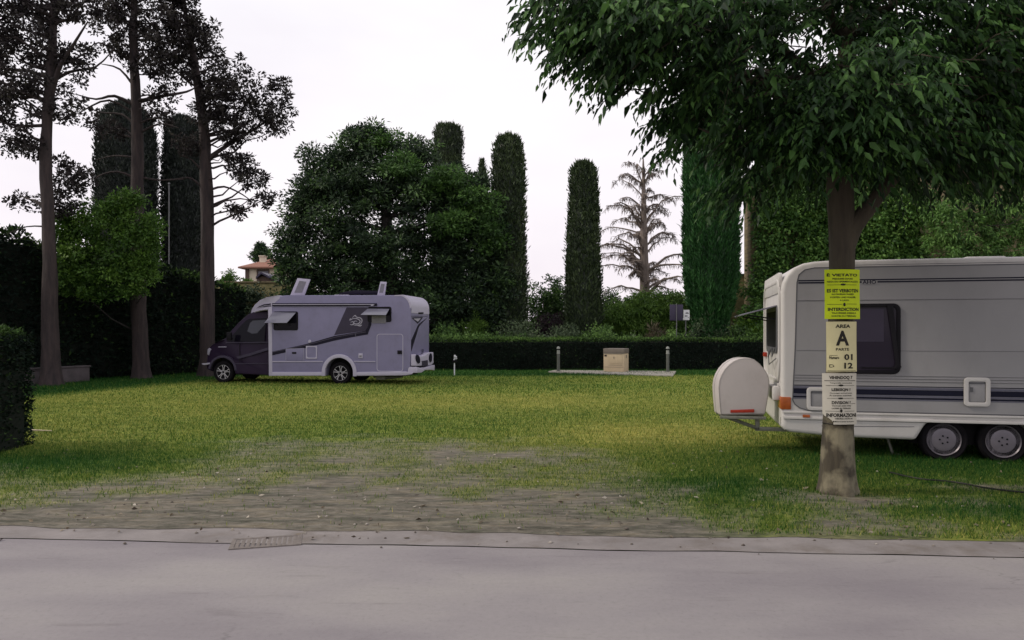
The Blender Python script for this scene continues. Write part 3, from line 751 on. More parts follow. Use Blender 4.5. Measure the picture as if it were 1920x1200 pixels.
lobed_tree('conifer_tree', 'tall conifer with bare crooked branches, its trunk rising behind the bright green shrub', 'tree',
    [Vector((P(266, 690, d2).x, d2, -.05))] + trunkpath([(265, 690), (262, 620), (256, 430), (258, 300), (255, 180), (250, 60), (255, -90)], d2), [23 * q, 16 * q, 13.5 * q, 12 * q, 11 * q, 9 * q, 7 * q, 4 * q],
    [(250, 30, d2, 55, 50, 1.3), (310, 60, d2, 45, 60, 1.2), (225, -30, d2, 60, 40, 1.2), (285, 125, d2, 40, 32, 1), (222, 85, d2, 26, 34, .8), (300, 200, d2, 34, 34, .9), (320, -60, d2, 70, 50, 1.4), (205, 20, d2, 30, 30, .8), (205, 250, d2, 20, 22, .7)],
    235, .22, 44, .13, .07, M['pine'], M['pinebark'], 102, limbs=52, limb_r=.05, flat=.75,
    bare=[(lim([(256, 200), (215, 180), (180, 186), (140, 176)], d2, -.8), .07), (lim([(256, 215), (205, 188), (160, 205), (148, 215)], d2, -.5), .05), (lim([(262, 190), (305, 180), (350, 172), (372, 160)], d2, .5), .08),
          (lim([(256, 335), (220, 322), (185, 330), (172, 345)], d2, -.4), .05), (lim([(258, 296), (215, 292), (180, 300)], d2, .4), .045), (lim([(258, 240), (230, 215), (185, 210), (150, 190)], d2, .4), .05),
          (lim([(262, 332), (300, 338), (345, 336)], d2, .5), .045), (lim([(260, 250), (300, 232), (335, 240)], d2, -.4), .05), (lim([(254, 120), (215, 95), (185, 80), (165, 92)], d2, .6), .06), (lim([(257, 170), (225, 130), (190, 120)], d2, .2), .06)])
d3 = 27.6; q = d3 / F
lobed_tree('conifer_tree', 'leaning conifer with wide crown reaching over the dark front of the motorhome', 'tree',
    [Vector((P(388, 0, d3).x, d3, -.05))] + trunkpath([(388, 670), (389, 600), (389, 450), (386, 330), (380, 220), (365, 120), (348, 25), (340, -40)], d3), [19 * q, 13.5 * q, 13 * q, 12 * q, 11 * q, 9 * q, 7 * q, 4 * q, 2 * q],
    [(360, 70, d3, 50, 50, 1.3), (405, 130, d3, 60, 45, 1.4), (455, 170, d3, 52, 38, 1.2), (510, 215, d3, 44, 38, 1.0), (450, 240, d3, 55, 40, 1.2), (470, 330, d3, 40, 22, .8), (490, 375, d3, 34, 14, .6), (330, 130, d3, 32, 45, 1),
     (400, 205, d3, 40, 50, 1.2), (440, 300, d3, 30, 22, .7), (345, 20, d3, 36, 40, 1), (320, -20, d3, 50, 40, 1), (440, 395, d3, 16, 9, .4), (355, 270, d3, 26, 22, .7), (525, 165, d3, 22, 22, .6)],
    400, .23, 46, .13, .07, M['pine'], M['pinebark'], 103, limbs=64, limb_r=.052, flat=.75,
    bare=[(lim([(389, 358), (420, 350), (455, 365), (480, 385)], d3, .5), .05), (lim([(389, 362), (360, 335), (335, 335), (300, 338)], d3, -.5), .05), (lim([(386, 300), (430, 270), (480, 240), (520, 215)], d3, .3), .09),
          (lim([(386, 330), (360, 300), (335, 290)], d3, -.3), .045)])

# ------------------------------------------------------------------ hedges, left shrub, low wall
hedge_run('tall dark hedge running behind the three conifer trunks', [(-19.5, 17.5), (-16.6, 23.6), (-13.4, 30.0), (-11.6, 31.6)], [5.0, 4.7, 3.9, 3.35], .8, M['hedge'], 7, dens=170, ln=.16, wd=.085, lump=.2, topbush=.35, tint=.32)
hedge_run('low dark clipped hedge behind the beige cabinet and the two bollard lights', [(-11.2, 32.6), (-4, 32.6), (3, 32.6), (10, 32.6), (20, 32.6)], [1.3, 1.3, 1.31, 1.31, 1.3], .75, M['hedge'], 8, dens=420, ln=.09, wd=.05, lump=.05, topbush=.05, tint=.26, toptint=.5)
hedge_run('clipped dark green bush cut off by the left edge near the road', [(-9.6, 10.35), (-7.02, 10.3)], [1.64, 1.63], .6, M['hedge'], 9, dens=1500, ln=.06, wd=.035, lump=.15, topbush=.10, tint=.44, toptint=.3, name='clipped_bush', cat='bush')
b0 = G(205, 716); ds = 24.4
lobed_tree('shrub', 'bright green domed shrub growing between the first two conifer trunks', 'shrub',
    [Vector((P(262, 0, 26.9).x, 26.9, 0)), P(262, 640, 26.9), P(258, 545, 26.6), P(225, 460, ds + .3)], [.06, .05, .04, .02],
    [(250, 372, ds, 26, 16, .5), (128, 415, ds, 20, 20, .5), (285, 430, ds, 16, 40, .4), (140, 500, ds, 36, 30, .7), (270, 515, ds, 26, 22, .5), (180, 545, ds, 40, 18, .6), (248, 548, ds, 36, 16, .5), (132, 532, ds, 24, 22, .5), (150, 450, ds, 42, 45, .8), (205, 420, ds, 50, 48, .9), (255, 450, ds, 42, 48, .8), (200, 480, ds, 80, 36, .9), (170, 400, ds, 24, 26, .6), (225, 395, ds, 34, 24, .6), (275, 480, ds, 22, 34, .6), (125, 470, ds, 18, 44, .5), (160, 515, ds, 48, 22, .8), (235, 518, ds, 50, 22, .8), (120, 430, ds, 16, 30, .5)],
    520, .22, 44, .11, .06, M['topiary'], M['darkbark'], 12, limbs=10, limb_r=.03, flat=.85, base_tint=.34)
a, bq = G(30, 728), G(150, 719)
dv = (bq - a); an = math.atan2(dv.y, dv.x)
lw = thing('low_wall', 'low grey rendered wall at the foot of the hedge behind the first trunk', 'wall', (a.x - .2, a.y + .75, 0), an)
mb = MB().box(0, dv.length, -.12, .12, 0, .50)
mb.build('wall_face', M['oldwall'], lw, bevel=.02); MB().box(-.03, dv.length + .03, -.15, .15, .503, .55).build('coping', M['oldwall'], lw, bevel=.01)

# ------------------------------------------------------------------ clipped cypress columns
column_tree('broad clipped cypress standing behind the second conifer trunk', 237, 40, [(198, 14), (206, 30), (225, 42), (270, 49), (500, 53), (700, 53)], 21, M['cypdark'])
column_tree('clipped cypress between the second and third conifer trunks, beside the pale pole', 343, 42, [(226, 16), (240, 28), (300, 33), (560, 36), (690, 36)], 22, M['cypdark'])
column_tree('cypress column showing only its flat top above the big spreading tree', 840, 52, [(240, 20), (252, 24), (300, 24), (400, 26), (680, 28)], 23, M['cypress'], rag=.1)
column_tree('slim pointed cypress peeping out over the right shoulder of the big tree', 904, 56, [(304, 2), (330, 7), (370, 12), (450, 14), (680, 16)], 24, M['cypress'], rag=.08)
column_tree('clipped cypress rising at the right edge of the big spreading tree', 953, 38, [(262, 16), (275, 24), (320, 28), (450, 30), (560, 33), (690, 34)], 25, M['cypress'], rag=.07)
column_tree('free standing clipped cypress left of the dead bare tree', 1094, 37, [(312, 15), (322, 22), (380, 25), (500, 30), (580, 33), (690, 31)], 26, M['cypress'], rag=.06)
column_tree('thick fresh green cypress right of the dead bare tree, its top among leaves', 1333, 35, [(110, 20), (130, 40), (250, 45), (470, 47), (520, 45), (560, 41), (580, 36), (600, 28), (690, 22)], 27, M['cypgreen'], dens=460, ln=.26, wd=.055, ridge=.17, rag=.03, tint=.5)

pl = thing('pole', 'thin pale steel pole beside the cypress behind the third trunk', 'pole', tuple(Vector((P(317, 600, 37.5).x, 37.5, 0))))
zt = P(317, 345, 37.5).z
MB().tube([(0, 0, 0), (0, 0, zt)], [.035, .028], 10).build('shaft', M['steelpole'], pl); MB().lathe([(0, .08), (.05, .05), (.06, 0), (0, 0)], (0, 0, zt), n=10).build('cap', M['steelpole'], pl)

# ------------------------------------------------------------------ big spreading tree in the middle
db = 37.5; q = db / F
lobed_tree('spreading_tree', 'huge dark spreading tree behind the motorhome roof', 'tree',
    [Vector((P(735, 0, db).x, db, 0)), P(738, 600, db), P(730, 500, db), P(725, 420, db), P(720, 330, db)], [.55, .42, .34, .26, .1],
    [(640, 400, db, 100, 75, 2.6), (700, 335, db, 110, 70, 2.8), (800, 365, db, 100, 70, 2.6), (620, 480, db, 88, 70, 2.4), (740, 470, db, 130, 80, 3), (860, 440, db, 78, 80, 2.4), (890, 390, db, 50, 45, 1.8), (690, 280, db, 62, 34, 1.8),
     (595, 340, db, 45, 42, 1.6), (560, 430, db, 34, 55, 1.4), (905, 510, db, 44, 70, 1.6), (556, 530, db, 36, 60, 1.4), (650, 560, db, 100, 45, 2.4), (785, 285, db, 36, 28, 1.4), (800, 555, db, 110, 45, 2.4), (700, 250, db, 26, 18, 1), (580, 290, db, 22, 16, .8), (915, 585, db, 30, 36, 1.4), (640, 300, db, 40, 30, 1.2), (540, 470, db, 26, 60, 1.2), (545, 590, db, 40, 40, 1.2), (940, 540, db, 34, 60, 1.4), (610, 590, db, 60, 30, 1.8), (720, 590, db, 80, 34, 2), (860, 590, db, 60, 30, 1.6), (580, 380, db, 40, 40, 1.4), (920, 440, db, 34, 46, 1.3), (640, 340, db, 70, 50, 2), (700, 540, db + 2.5, 90, 60, 1), (830, 530, db + 2.5, 80, 70, 1), (600, 540, db + 2.5, 60, 60, 1), (900, 590, db + 2, 50, 36, .8), (870, 345, db, 44, 30, 1.4), (925, 400, db, 30, 36, 1.2)],
    2000, .55, 74, .20, .08, M['mixed'], M['darkbark'], 31, mode='flat', limbs=40, limb_r=.12, flat=.45, shell=.25, base_tint=.36)
dg = 39.5
lobed_tree('spreading_tree', 'pale green leafy tree mingling with the top of the huge dark tree', 'tree',
    [Vector((P(840, 650, dg).x, dg, 0)), P(838, 560, dg), P(832, 450, dg), P(835, 360, dg)], [.3, .24, .18, .06],
    [(830, 340, dg - 3.4, 55, 32, 1.2), (890, 385, dg - 3.2, 58, 38, 1.2), (760, 318, dg - 3.4, 45, 30, 1.2), (715, 262, dg - 2.4, 45, 24, 1), (920, 440, dg - 3, 38, 36, 1), (850, 420, dg - 3.6, 50, 26, .9), (665, 262, dg - 2, 34, 18, .8)],
    260, .42, 56, .2, .08, M['mixedlight'], M['darkbark'], 32, mode='flat', limbs=14, limb_r=.07, flat=.55, shell=.25, base_tint=.36)

# ------------------------------------------------------------------ dead cedar
dd = 48; q = dd / F; rng = np.random.default_rng(55); rr_ = random.Random(55)
dead = thing('dead_tree', 'dead bare cedar with brown drooping twigs between two clipped cypresses', 'tree', (P(1209, HY, dd).x, dd, 0))
tp = [P(1209, 690, dd), P(1209, 560, dd), P(1207, 460, dd), P(1207, 380, dd), P(1206, 297, dd)]; tp[0].z = 0
sp, sr = smooth_path(tp, [.42, .34, .27, .17, .04], 5)
o1 = MB().tube(sp, sr, 10).build('trunk', M['deadbark'])
lm = MB(); tw_p, tw_a, tw_l = [], [], []
for i in range(66):
    z = P(0, 312 + (562 - 312) * rr_.random() ** .85, dd).z
    s = (tp[-1].z - z) / (tp[-1].z - tp[1].z)
    Lh = (34 + 62 * min(1, s * 1.4) ** .8) * q * rr_.uniform(.35, 1.15)
    az = (0 if i % 2 else math.pi) + rr_.gauss(0, .9)
    a = trunk_at(sp, z - (.2 + .5 * s) * rr_.random())
    up = rr_.uniform(.25, .95) * (1.15 - .5 * s)
    pts = []
    for k in range(8):
        t_ = k / 7
        pts.append(a + Vector((math.cos(az) * Lh * t_, math.sin(az) * Lh * t_, Lh * (up * math.sin(t_ * 1.9) * 1.0 - .22 * t_ * t_))) + Vector((rr_.gauss(0, .05), rr_.gauss(0, .05), rr_.gauss(0, .05))) * (1 if k else 0))
    r0 = (.045 + .075 * s) * rr_.uniform(.7, 1.1)
    lm.tube(pts, [r0 * (1 - .82 * k / 7) for k in range(8)], 5)
    for k in range(2, 8):
        for w_ in range(4):
            p = pts[k].lerp(pts[max(k - 1, 0)], rr_.random())
            sd = rr_.choice((-1, 1)); az2 = az + sd * rr_.uniform(.3, 1.2); l2 = Lh * rr_.uniform(.08, .26) * (1.1 - .5 * k / 7)
            e = p + Vector((math.cos(az2) * l2, math.sin(az2) * l2, rr_.uniform(-.25, .12) * l2))
            m_ = p.lerp(e, .5) + Vector((0, 0, .06 * l2)); lm.tube([p, m_, e], [.02, .015, .006], 3)
            for h_ in range(3):
                c_ = p.lerp(e, rr_.random()); tw_p.append(tuple(c_)); tw_a.append((rr_.gauss(0, .35), rr_.gauss(0, .35), -1)); tw_l.append(rr_.uniform(.12, .42))
o2 = lm.build('limb', M['deadbark'])
tw_p, tw_a, tw_l = np.array(tw_p), np.array(tw_a), np.array(tw_l)
v, f, t_ = leaf_mesh(tw_p, tw_a, tw_l, .035, np.clip(rng.normal(.45, .2, len(tw_p)), 0, 1), rng)
o3 = np_obj('hanging_twigs', v, f, M['deadtwig'], t_)
local([o1, o2, o3], dead)

# ------------------------------------------------------------------ planting behind the low hedge
shrub('dark low shrub at the motorhome tail, under the big spreading tree', 842, 596, 42, 35.5, M['laurel'], 201, n=110, tint=.6)
shrub('dark leafy shrub filling the gap behind the tail of the motorhome', 806, 560, 50, 41, M['mixed'], 218, n=170, ln=.2, wd=.09)
shrub('bright grass green mound under the right side of the big spreading tree', 898, 583, 42, 36.5, M['topiary'], 202, n=120, tint=.65, mode='up', ln=.16, wd=.03)
shrub('grey green shrub at the foot of the cypress beside the big tree', 975, 588, 46, 35.2, M['greygreen'], 203, n=110, tint=.6)
shrub('grey green shrub in front of the purple bush', 1058, 590, 46, 35.0, M['greygreen'], 204, n=110, tint=.55)
shrub('rounded purple leaved bush left of the free standing cypress', 1030, 566, 34, 37.6, M['purpleleaf'], 205, n=190)
shrub('tall loose dark shrub between the two clipped cypresses', 1026, 508, 44, 42, M['laurel'], 206, n=420, ln=.16, wd=.08, tint=.28)
shrub('low leafy shrub at the foot of the free standing cypress', 1135, 602, 64, 34.6, M['laurel'], 207, n=150, tint=.72)
lobed_tree('shrub', 'wide domed green shrub in front of the dead cedar', 'shrub', [Vector((P(1205, 0, 38.5).x, 38.5, 0)), P(1205, 620, 38.5), P(1205, 590, 38.5)], [.12, .1, .05],
    [(1205, 582, 38.5, 66, 30, 1.7), (1160, 592, 38.3, 34, 26, 1.3), (1250, 580, 38.6, 36, 32, 1.4), (1215, 562, 38.8, 46, 20, 1.3), (1205, 612, 38.4, 74, 22, 1.5), (1275, 572, 39, 16, 24, .8)], 620, .26, 46, .17, .05, M['topiary'], M['darkbark'], 208, mode='droop', limbs=10, limb_r=.03, flat=.8, base_tint=.55)
shrub('loose mid green shrub behind the wide domed one, at the cypress side', 1150, 528, 40, 43, M['mixed'], 209, n=230, ln=.2, wd=.08)
shrub('pale green shrub behind the white board sign', 1270, 532, 36, 43, M['mixedlight'], 210, n=240, ln=.2, wd=.08, tint=.3)
shrub('small upright dry tuft left of the sign pole', 1232, 604, 15, 34.5, M['dryleaf'], 211, n=44, mode='up', ln=.3, wd=.015)
shrub('small leafy shrub at the foot of the sign pole', 1264, 610, 26, 34.2, M['laurel'], 212, n=80, tint=.75)
shrub('grey green bushy shrub at the foot of the thick green cypress', 1330, 582, 44, 34.4, M['greygreen'], 213, n=110, mode='up', tint=.5)
shrub('dark shrub beside the brick garden wall', 1385, 592, 34, 34.5, M['laurel'], 214, n=90)
shrub('lime green shrub in front of the brick garden wall', 1412, 570, 38, 35.0, M['limeleaf'], 215, n=170, mode='flat', ln=.16, wd=.07)
shrub('dark leafy shrub behind the open window flap of the caravan', 1440, 600, 46, 34.3, M['laurel'], 216, n=110, tint=.6)
rng = np.random.default_rng(61); n = 1300
gx = -6 + 20 * rng.random(n); gy = 33.9 + 3.2 * rng.random(n); hz = .9 + .85 * vnoise(gx, gy, .8, 61, 3)
c = np.stack([gx, gy, hz * (.55 + .45 * rng.random(n))], 1)
v, f, t_ = clusters(c, .28, 22, .13, .06, np.clip(.42 + (vnoise(gx, gy, .5, 66) - .5) * 1.7, 0, 1), rng, None, .8)
tag(np_obj('ground_cover', v, f, M['laurel'], t_), 'leafy ground cover filling the bed behind the low hedge', 'ground cover', kind='stuff')

# road signs seen across the hedge
sg = thing('sign_post', 'grey back of a sign on a thin pole behind the low hedge', 'sign', (P(1268, HY, 34.0).x, 34.0, 0)); q = 34.0 / F
MB().tube([(0, -.06, 0), (0, -.06, P(0, 569, 34).z)], .022, 8).build('pole', M['steelpole'], sg)
MB().box(-12.5 * q, 12.5 * q, -.03, -.008, P(0, 601, 34).z, P(0, 571, 34).z).build('panel', M['darkpanel'], sg, bevel=.006)
sb = thing('sign_board', 'small white board with dark symbols beside the sign pole', 'sign', (P(1286, HY, 34.3).x, 34.3, 0)); q = 34.3 / F
z0, z1 = P(0, 600, 34.3).z, P(0, 581, 34.3).z
MB().tube([(0, .02, 0), (0, .02, z1)], .025, 8).build('post', M['steelpole'], sb)
MB().box(-11 * q, 6.5 * q, -.03, -.01, z0, z0 + 4 * q).box(-4.5 * q, 6.5 * q, -.034, -.012, z0 + 4.2 * q, z1).build('board', M['signwhite'], sb)
mk = MB().box(-1 * q, 5 * q, -.037, -.0345, z1 - 7 * q, z1 - 5.4 * q).box(1.2 * q, 2.6 * q, -.037, -.0345, z1 - 5.3 * q, z1 - 4 * q).box(-2.4 * q, 2.6 * q, -.037, -.0345, z1 - 12.4 * q, z1 - 10.6 * q).box(3.6 * q, 4.8 * q, -.037, -.0345, z1 - 14.6 * q, z1 - 13.2 * q).box(-9.6 * q, -7 * q, -.033, -.0305, z0 + 1.2 * q, z0 + 2.2 * q)
mk.build('symbol', M['stripe'], sb)

# ------------------------------------------------------------------ old walls and ivy at the right
dw = 36.0
x0 = P(1407, 0, dw).x
wl = thing('stone_wall', 'tall old stone wall whose left corner shows beside the thick cypress', 'wall', (x0, dw, 0))
MB().box(0, 24, 0, 1.0, 0, 9.2).build('wall_face', M['stone'], wl, bevel=.03); MB().box(-.06, 24, -.06, 1.06, 9.203, 9.36).build('coping', M['concrete'], wl, bevel=.02)
x1 = P(1368, 0, 37.6).x
gw = thing('brick_wall', 'lower mossy brick garden wall between the thick cypress and the stone wall', 'wall', (x1, 37.6, 0)); zt = P(0, 517, 37.6).z
MB().box(0, 3.2, 0, .5, 0, zt).build('wall_face', M['brick'], gw, bevel=.02); MB().box(-.05, 3.2, -.06, .56, zt + .003, zt + .1).build('coping', M['oldwall'], gw, bevel=.02)
def ivy(label, lobes, n, seed, leaf, tint=.42, per=40, ln=.17, wd=.11, name='ivy', root_at=None, mode='droop'):
    rng = np.random.default_rng(seed); c = lobe_points(lobes, n, rng, .2)
    r = thing(name, label, 'ivy' if name == 'ivy' else 'tree', root_at)
    v, f, t_ = clusters(c, .42 * (.6 + .8 * rng.random(n)), per, ln, wd, np.clip(tint + rng.normal(0, .17, n), 0, 1), rng, mode, .8)
    o = np_obj('foliage', v, f, leaf, t_)
    st = MB()
    for i in range(10):
        e = c[rng.integers(n)]; st.tube(limb_path((root_at[0] + rng.uniform(-2, 2), root_at[1], 0), (e[0], max(e[1], root_at[1] - .3), e[2]), rng, 0, .05), [.07, .06, .05, .04, .03, .015], 5)
    local([o, st.build('stem', M['darkbark'])], r)
di = 35.4
ivy('thick dark ivy hanging over the corner of the stone wall', [(1470, 400, di, 55, 55, .55), (1450, 470, di, 40, 50, .5), (1530, 440, di, 60, 90, .6), (1430, 540, di, 40, 50, .6), (1500, 530, di, 60, 50, .6), (1560, 380, di, 60, 60, .6), (1480, 350, di, 60, 40, .5), (1610, 470, di, 50, 80, .6), (1420, 590, di - .6, 24, 26, .4), (1432, 400, di, 22, 50, .4)], 520, 71, M['ivy'], tint=.5, root_at=(x0 + 3, dw - .2, 0))
di = 34.6
ivy('rounded mid green ivy mass above the caravan roof', [(1660, 430, di, 60, 60, .8), (1700, 390, di, 60, 45, .8), (1650, 490, di, 50, 40, .7), (1710, 470, di, 40, 50, .7), (1640, 370, di, 50, 30, .7)], 260, 72, M['ivy'], tint=.62, root_at=(19.0, dw - .2, 0))
di = 33.0
lobed_tree('leafy_tree', 'feathery bright green tree over the caravan roof at the right', 'tree', [Vector((P(1815, 0, di).x, di, 0)), P(1815, 540, di), P(1820, 440, di), P(1820, 380, di)], [.16, .13, .09, .04],
    [(1770, 420, di, 45, 50, .9), (1830, 390, di, 60, 40, 1), (1880, 420, di, 60, 55, 1), (1790, 470, di, 60, 40, .9), (1870, 480, di, 60, 30, .9), (1940, 400, di, 50, 80, 1)], 300, .34, 46, .2, .06, M['mixedlight'], M['darkbark'], 73, mode='droop', limbs=18, limb_r=.04, base_tint=.55)
di = 39
lobed_tree('leafy_tree', 'dark tall tree behind the stone wall, mostly hidden by the near tree', 'tree', [Vector((P(1700, 0, di).x, di, 0)), P(1700, 500, di), P(1700, 300, di), P(1700, 150, di)], [.3, .26, .2, .1],
    [(1600, 250, di, 130, 90, 2), (1760, 230, di, 160, 120, 2.4), (1900, 260, di, 120, 120, 2.4), (1680, 330, di, 160, 50, 1.4), (1860, 350, di, 120, 40, 1.4)], 420, .6, 46, .3, .13, M['mixed'], M['darkbark'], 74, limbs=18, limb_r=.08, base_tint=.36)

# ------------------------------------------------------------------ garden wall, house and tree far behind on the left
dq = 48
xa, xb = P(400, 0, dq).x, P(552, 0, dq).x; zt = P(0, 531, dq).z
gw = thing('garden_wall', 'tan garden wall behind the front of the motorhome', 'wall', (xa, dq, 0))
MB().box(0, xb - xa, 0, .4, 0, zt).build('wall_face', M['brick'], gw, bevel=.03); MB().box(-.03, xb - xa + .03, -.06, .46, zt + .003, zt + .12).build('coping', M['stone'], gw, bevel=.02)
lobs = [(430, 545, dq - .5, 30, 14, .25), (470, 555, dq - .5, 40, 22, .25), (520, 560, dq - .5, 20, 16, .2), (440, 575, dq - .5, 40, 20, .25)]
ivy('thin grey green ivy creeping over the tan garden wall', lobs, 90, 75, M['greygreen'], root_at=(P(460, 0, dq).x, dq - .2, 0), per=30, tint=.3)
shrub('bright green shrub above the tan garden wall, left of the house', 428, 500, 24, 54, M['topiary'], 221, n=150, ln=.22, wd=.1, bottom=2.5)
shrub('mid green shrub above the tan garden wall, in front of the house', 462, 516, 20, 52, M['topiary'], 222, n=100, ln=.2, wd=.09, bottom=2.5, tint=.35)
dh = 80; q = dh / F
hx, zE, zT = P(461, 0, dh).x, P(0, 501, dh).z, P(0, 488, dh).z; W = 100 * q
hs = thing('house', 'small cream house with low terracotta hip roof beyond the garden wall', 'house', (hx, dh, 0))
MB().box(0, W, 0, 7, 0, zE).build('wall', M['plaster'], hs)
ov = 11 * q
rf = MB().add([(-ov, -ov, zE), (W + ov, -ov, zE), (W + ov, 7 + ov, zE), (-ov, 7 + ov, zE), (1.6, 3.5, zT + .5), (W - 1.6, 3.5, zT + .5), (-ov, -ov, zE - .16), (W + ov, -ov, zE - .16), (W + ov, 7 + ov, zE - .16), (-ov, 7 + ov, zE - .16)],
    [(0, 1, 5, 4), (1, 2, 5), (2, 3, 4, 5), (3, 0, 4), (0, 6, 7, 1), (1, 7, 8, 2), (2, 8, 9, 3), (3, 9, 6, 0), (6, 9, 8, 7)]).build('roof', M['tiles'], hs, smooth=False)
MB().box(.9, 1.5, 1.6, 2.2, zE + .3, zT + .55).box(.82, 1.58, 1.52, 2.28, zT + .553, zT + .68).build('chimney', M['plaster'], rf)
wn = MB().ring([(21 * q, zE - 1.75), (44 * q, zE - 1.75), (44 * q, zE - .25), (21 * q, zE - .25)], [(22.5 * q, zE - 1.7), (42.5 * q, zE - 1.7), (42.5 * q, zE - .4), (22.5 * q, zE - .4)], -.12, -.01).build('window', M['shutter'], hs)
MB().box(22.5 * q, 42.5 * q, -.02, -.005, zE - 1.7, zE - .4).build('pane', M['curtain'], wn)
MB().box(-.02, .35, -.16, -.01, 0, zE - .17).build('downpipe', M['shutter'], hs)
dk = 62; q = dk / F
shd = thing('shed', 'small dark gabled shed roof in front of the cream house', 'shed', (P(484, 0, dk).x, dk, 0)); zt = P(0, 514, dk).z; ze = P(0, 523, dk).z
MB().prism([(0, 0), (27 * q, 0), (27 * q, ze), (8 * q, zt - .15), (0, ze + .1)], 0, 2.4).build('wall', M['shutter'], shd, smooth=False)
MB().prism([(-2 * q, ze), (8 * q, zt), (31 * q, ze - .15), (31 * q, ze + .02), (8 * q, zt + .16), (-2 * q, ze + .17)], -.3, 2.7).build('roof', M['darkpanel'], shd, smooth=False)
dt = 96
lobed_tree('round_tree', 'distant dark tree rising behind the roof of the cream house', 'tree', [Vector((P(488, 0, dt).x, dt, 0)), P(488, 520, dt), P(488, 470, dt)], [.3, .22, .06],
    [(488, 470, dt, 10, 12, .8), (482, 482, dt, 12, 10, .9), (495, 480, dt, 13, 12, .9), (488, 462, dt, 5, 6, .5), (500, 488, dt, 8, 8, .6)], 130, .45, 34, .34, .13, M['mixed'], M['darkbark'], 76, limbs=8, flat=.6, base_tint=.35)

# ------------------------------------------------------------------ the near tree with the notices
rng = np.random.default_rng(90); dt = 7.63; q = dt / F
base = G(1571, 931); TX, TY = base.x, base.y
near = thing('leafy_tree', 'near spreading tree with long pointed leaves and three notices on its smooth trunk', 'tree', (TX, TY, 0))
tp = [(1571, 936), (1571, 912), (1571, 880), (1572, 800), (1575, 700), (1577, 600), (1578, 500), (1578, 430), (1574, 360), (1572, 280), (1576, 180), (1590, 60), (1600, -80)]
hw = [42, 34, 30.5, 27, 25, 23.2, 22.4, 23.5, 24, 20, 16, 12, 6]
tp = [P(x, y, dt) for x, y in tp]; sp, sr = smooth_path(tp, [h * q for h in hw], 5)
tb = MB().tube(sp, sr, 28)
nv = []
for i, p in enumerate(tb.v):
    k = i // 28; c = sp[k]; o = Vector(p) - c; a = math.atan2(o.y, o.x)
    fl = max(0, 1 - (p[2]) / .8)
    f_ = 1 + fl ** 1.6 * .13 * math.cos(5 * a + .8) + .035 * math.sin(3 * a + p[2] * 1.1) + .018 * math.sin(7 * a + p[2] * 3)
    nv.append(tuple(c + o * f_))
tb.v = nv
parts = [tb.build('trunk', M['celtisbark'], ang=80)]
lobes = [(1085, 20, 6.6, 80, 50, .8), (1130, 70, 6.6, 70, 50, .7), (1200, 75, 6.4, 90, 75, .9), (1150, -60, 7.0, 110, 55, 1.0), (1310, 75, 6.7, 115, 80, 1.1), (1260, -20, 6.9, 130, 60, 1.1), (1195, 105, 6.5, 30, 30, .5),
         (1330, 165, 7.0, 75, 50, .9), (1290, 210, 7.2, 48, 20, .6), (1570, 262, 6.9, 80, 45, .45), (1660, 260, 7.0, 80, 45, .5), (1495, 240, 7.0, 60, 55, .5), (1770, 275, 7.1, 90, 45, .6), (1570, 230, 6.6, 100, 70, .5), (1420, 160, 7.4, 110, 120, 1.2), (1455, 250, 7.5, 55, 50, .8), (1400, 345, 7.4, 34, 28, .4),
         (1560, 150, 8.0, 150, 130, 1.2), (1570, 250, 8.4, 130, 80, 1.0), (1620, 170, 6.5, 120, 85, .8), (1720, 130, 7.6, 160, 150, 1.4), (1740, 240, 8.0, 130, 70, 1.0), (1880, 170, 7.4, 150, 170, 1.4), (1880, 290, 8.2, 120, 55, .8),
         (1500, -60, 7.4, 260, 90, 1.6), (1760, -70, 7.4, 260, 100, 1.6), (1980, 60, 7.8, 160, 190, 1.6), (1400, 20, 7.2, 140, 70, 1.2), (1650, 310, 8.4, 70, 24, .5), (1280, 265, 7.1, 14, 16, .3), (1440, 320, 8.4, 50, 18, .4), (1520, 315, 8.6, 80, 26, .5), (1500, 200, 8.8, 160, 130, .8), (1750, 220, 9.0, 200, 140, .8)]
n = 9800
o_ = lobe_points(lobes, n, rng, 0)
keep = np.ones(n, bool)
for gx, gy, gr in ((1530, 65, 24), (1500, 85, 17), (1425, 112, 18), (1545, 108, 16), (1275, 170, 14), (1375, 205, 15), (1490, 130, 12), (1125, 75, 9), (1175, 150, 11), (1230, 120, 9), (1345, 150, 12), (1405, 60, 10), (1440, 215, 11), (1600, 90, 10), (1690, 120, 9), (1655, 10, 16)):      # openings in the crown
    s = (np.abs(o_[:, 0] - (gx - CX) / F * o_[:, 1]) < gr * o_[:, 1] / F) & (np.abs(o_[:, 2] - EYE - (HY - gy) / F * o_[:, 1]) < gr * o_[:, 1] / F)
    keep &= ~s
o_ = o_[keep]; n = len(o_)
hub = np.array([TX, TY, 3.4])
out = unit((o_ - hub) * np.array([1, 1, .35])); out = unit(out + rng.normal(0, .45, (n, 3))); out[:, 2] -= .25
tl = .18 + .26 * rng.random(n); K = 9
P_, A_, T_ = [], [], []
ct = np.clip(.42 + rng.normal(0, .21, n), 0, 1)
sidev = unit(np.cross(out, np.array([0, 0, 1.])[None]))
for k in range(K):
    s = (k + .6) / K
    p = o_ + out * (tl * s)[:, None]; p[:, 2] -= .35 * tl * s * s
    sg = 1 if k % 2 else -1
    ax = out * .55 + sidev * sg * .6 + rng.normal(0, .25, (n, 3)); ax[:, 2] -= .75
    P_.append(p); A_.append(ax); T_.append(np.clip(ct + rng.normal(0, .2, n), 0, 1))
pp, aa, tt = np.concatenate(P_), np.concatenate(A_), np.concatenate(T_)
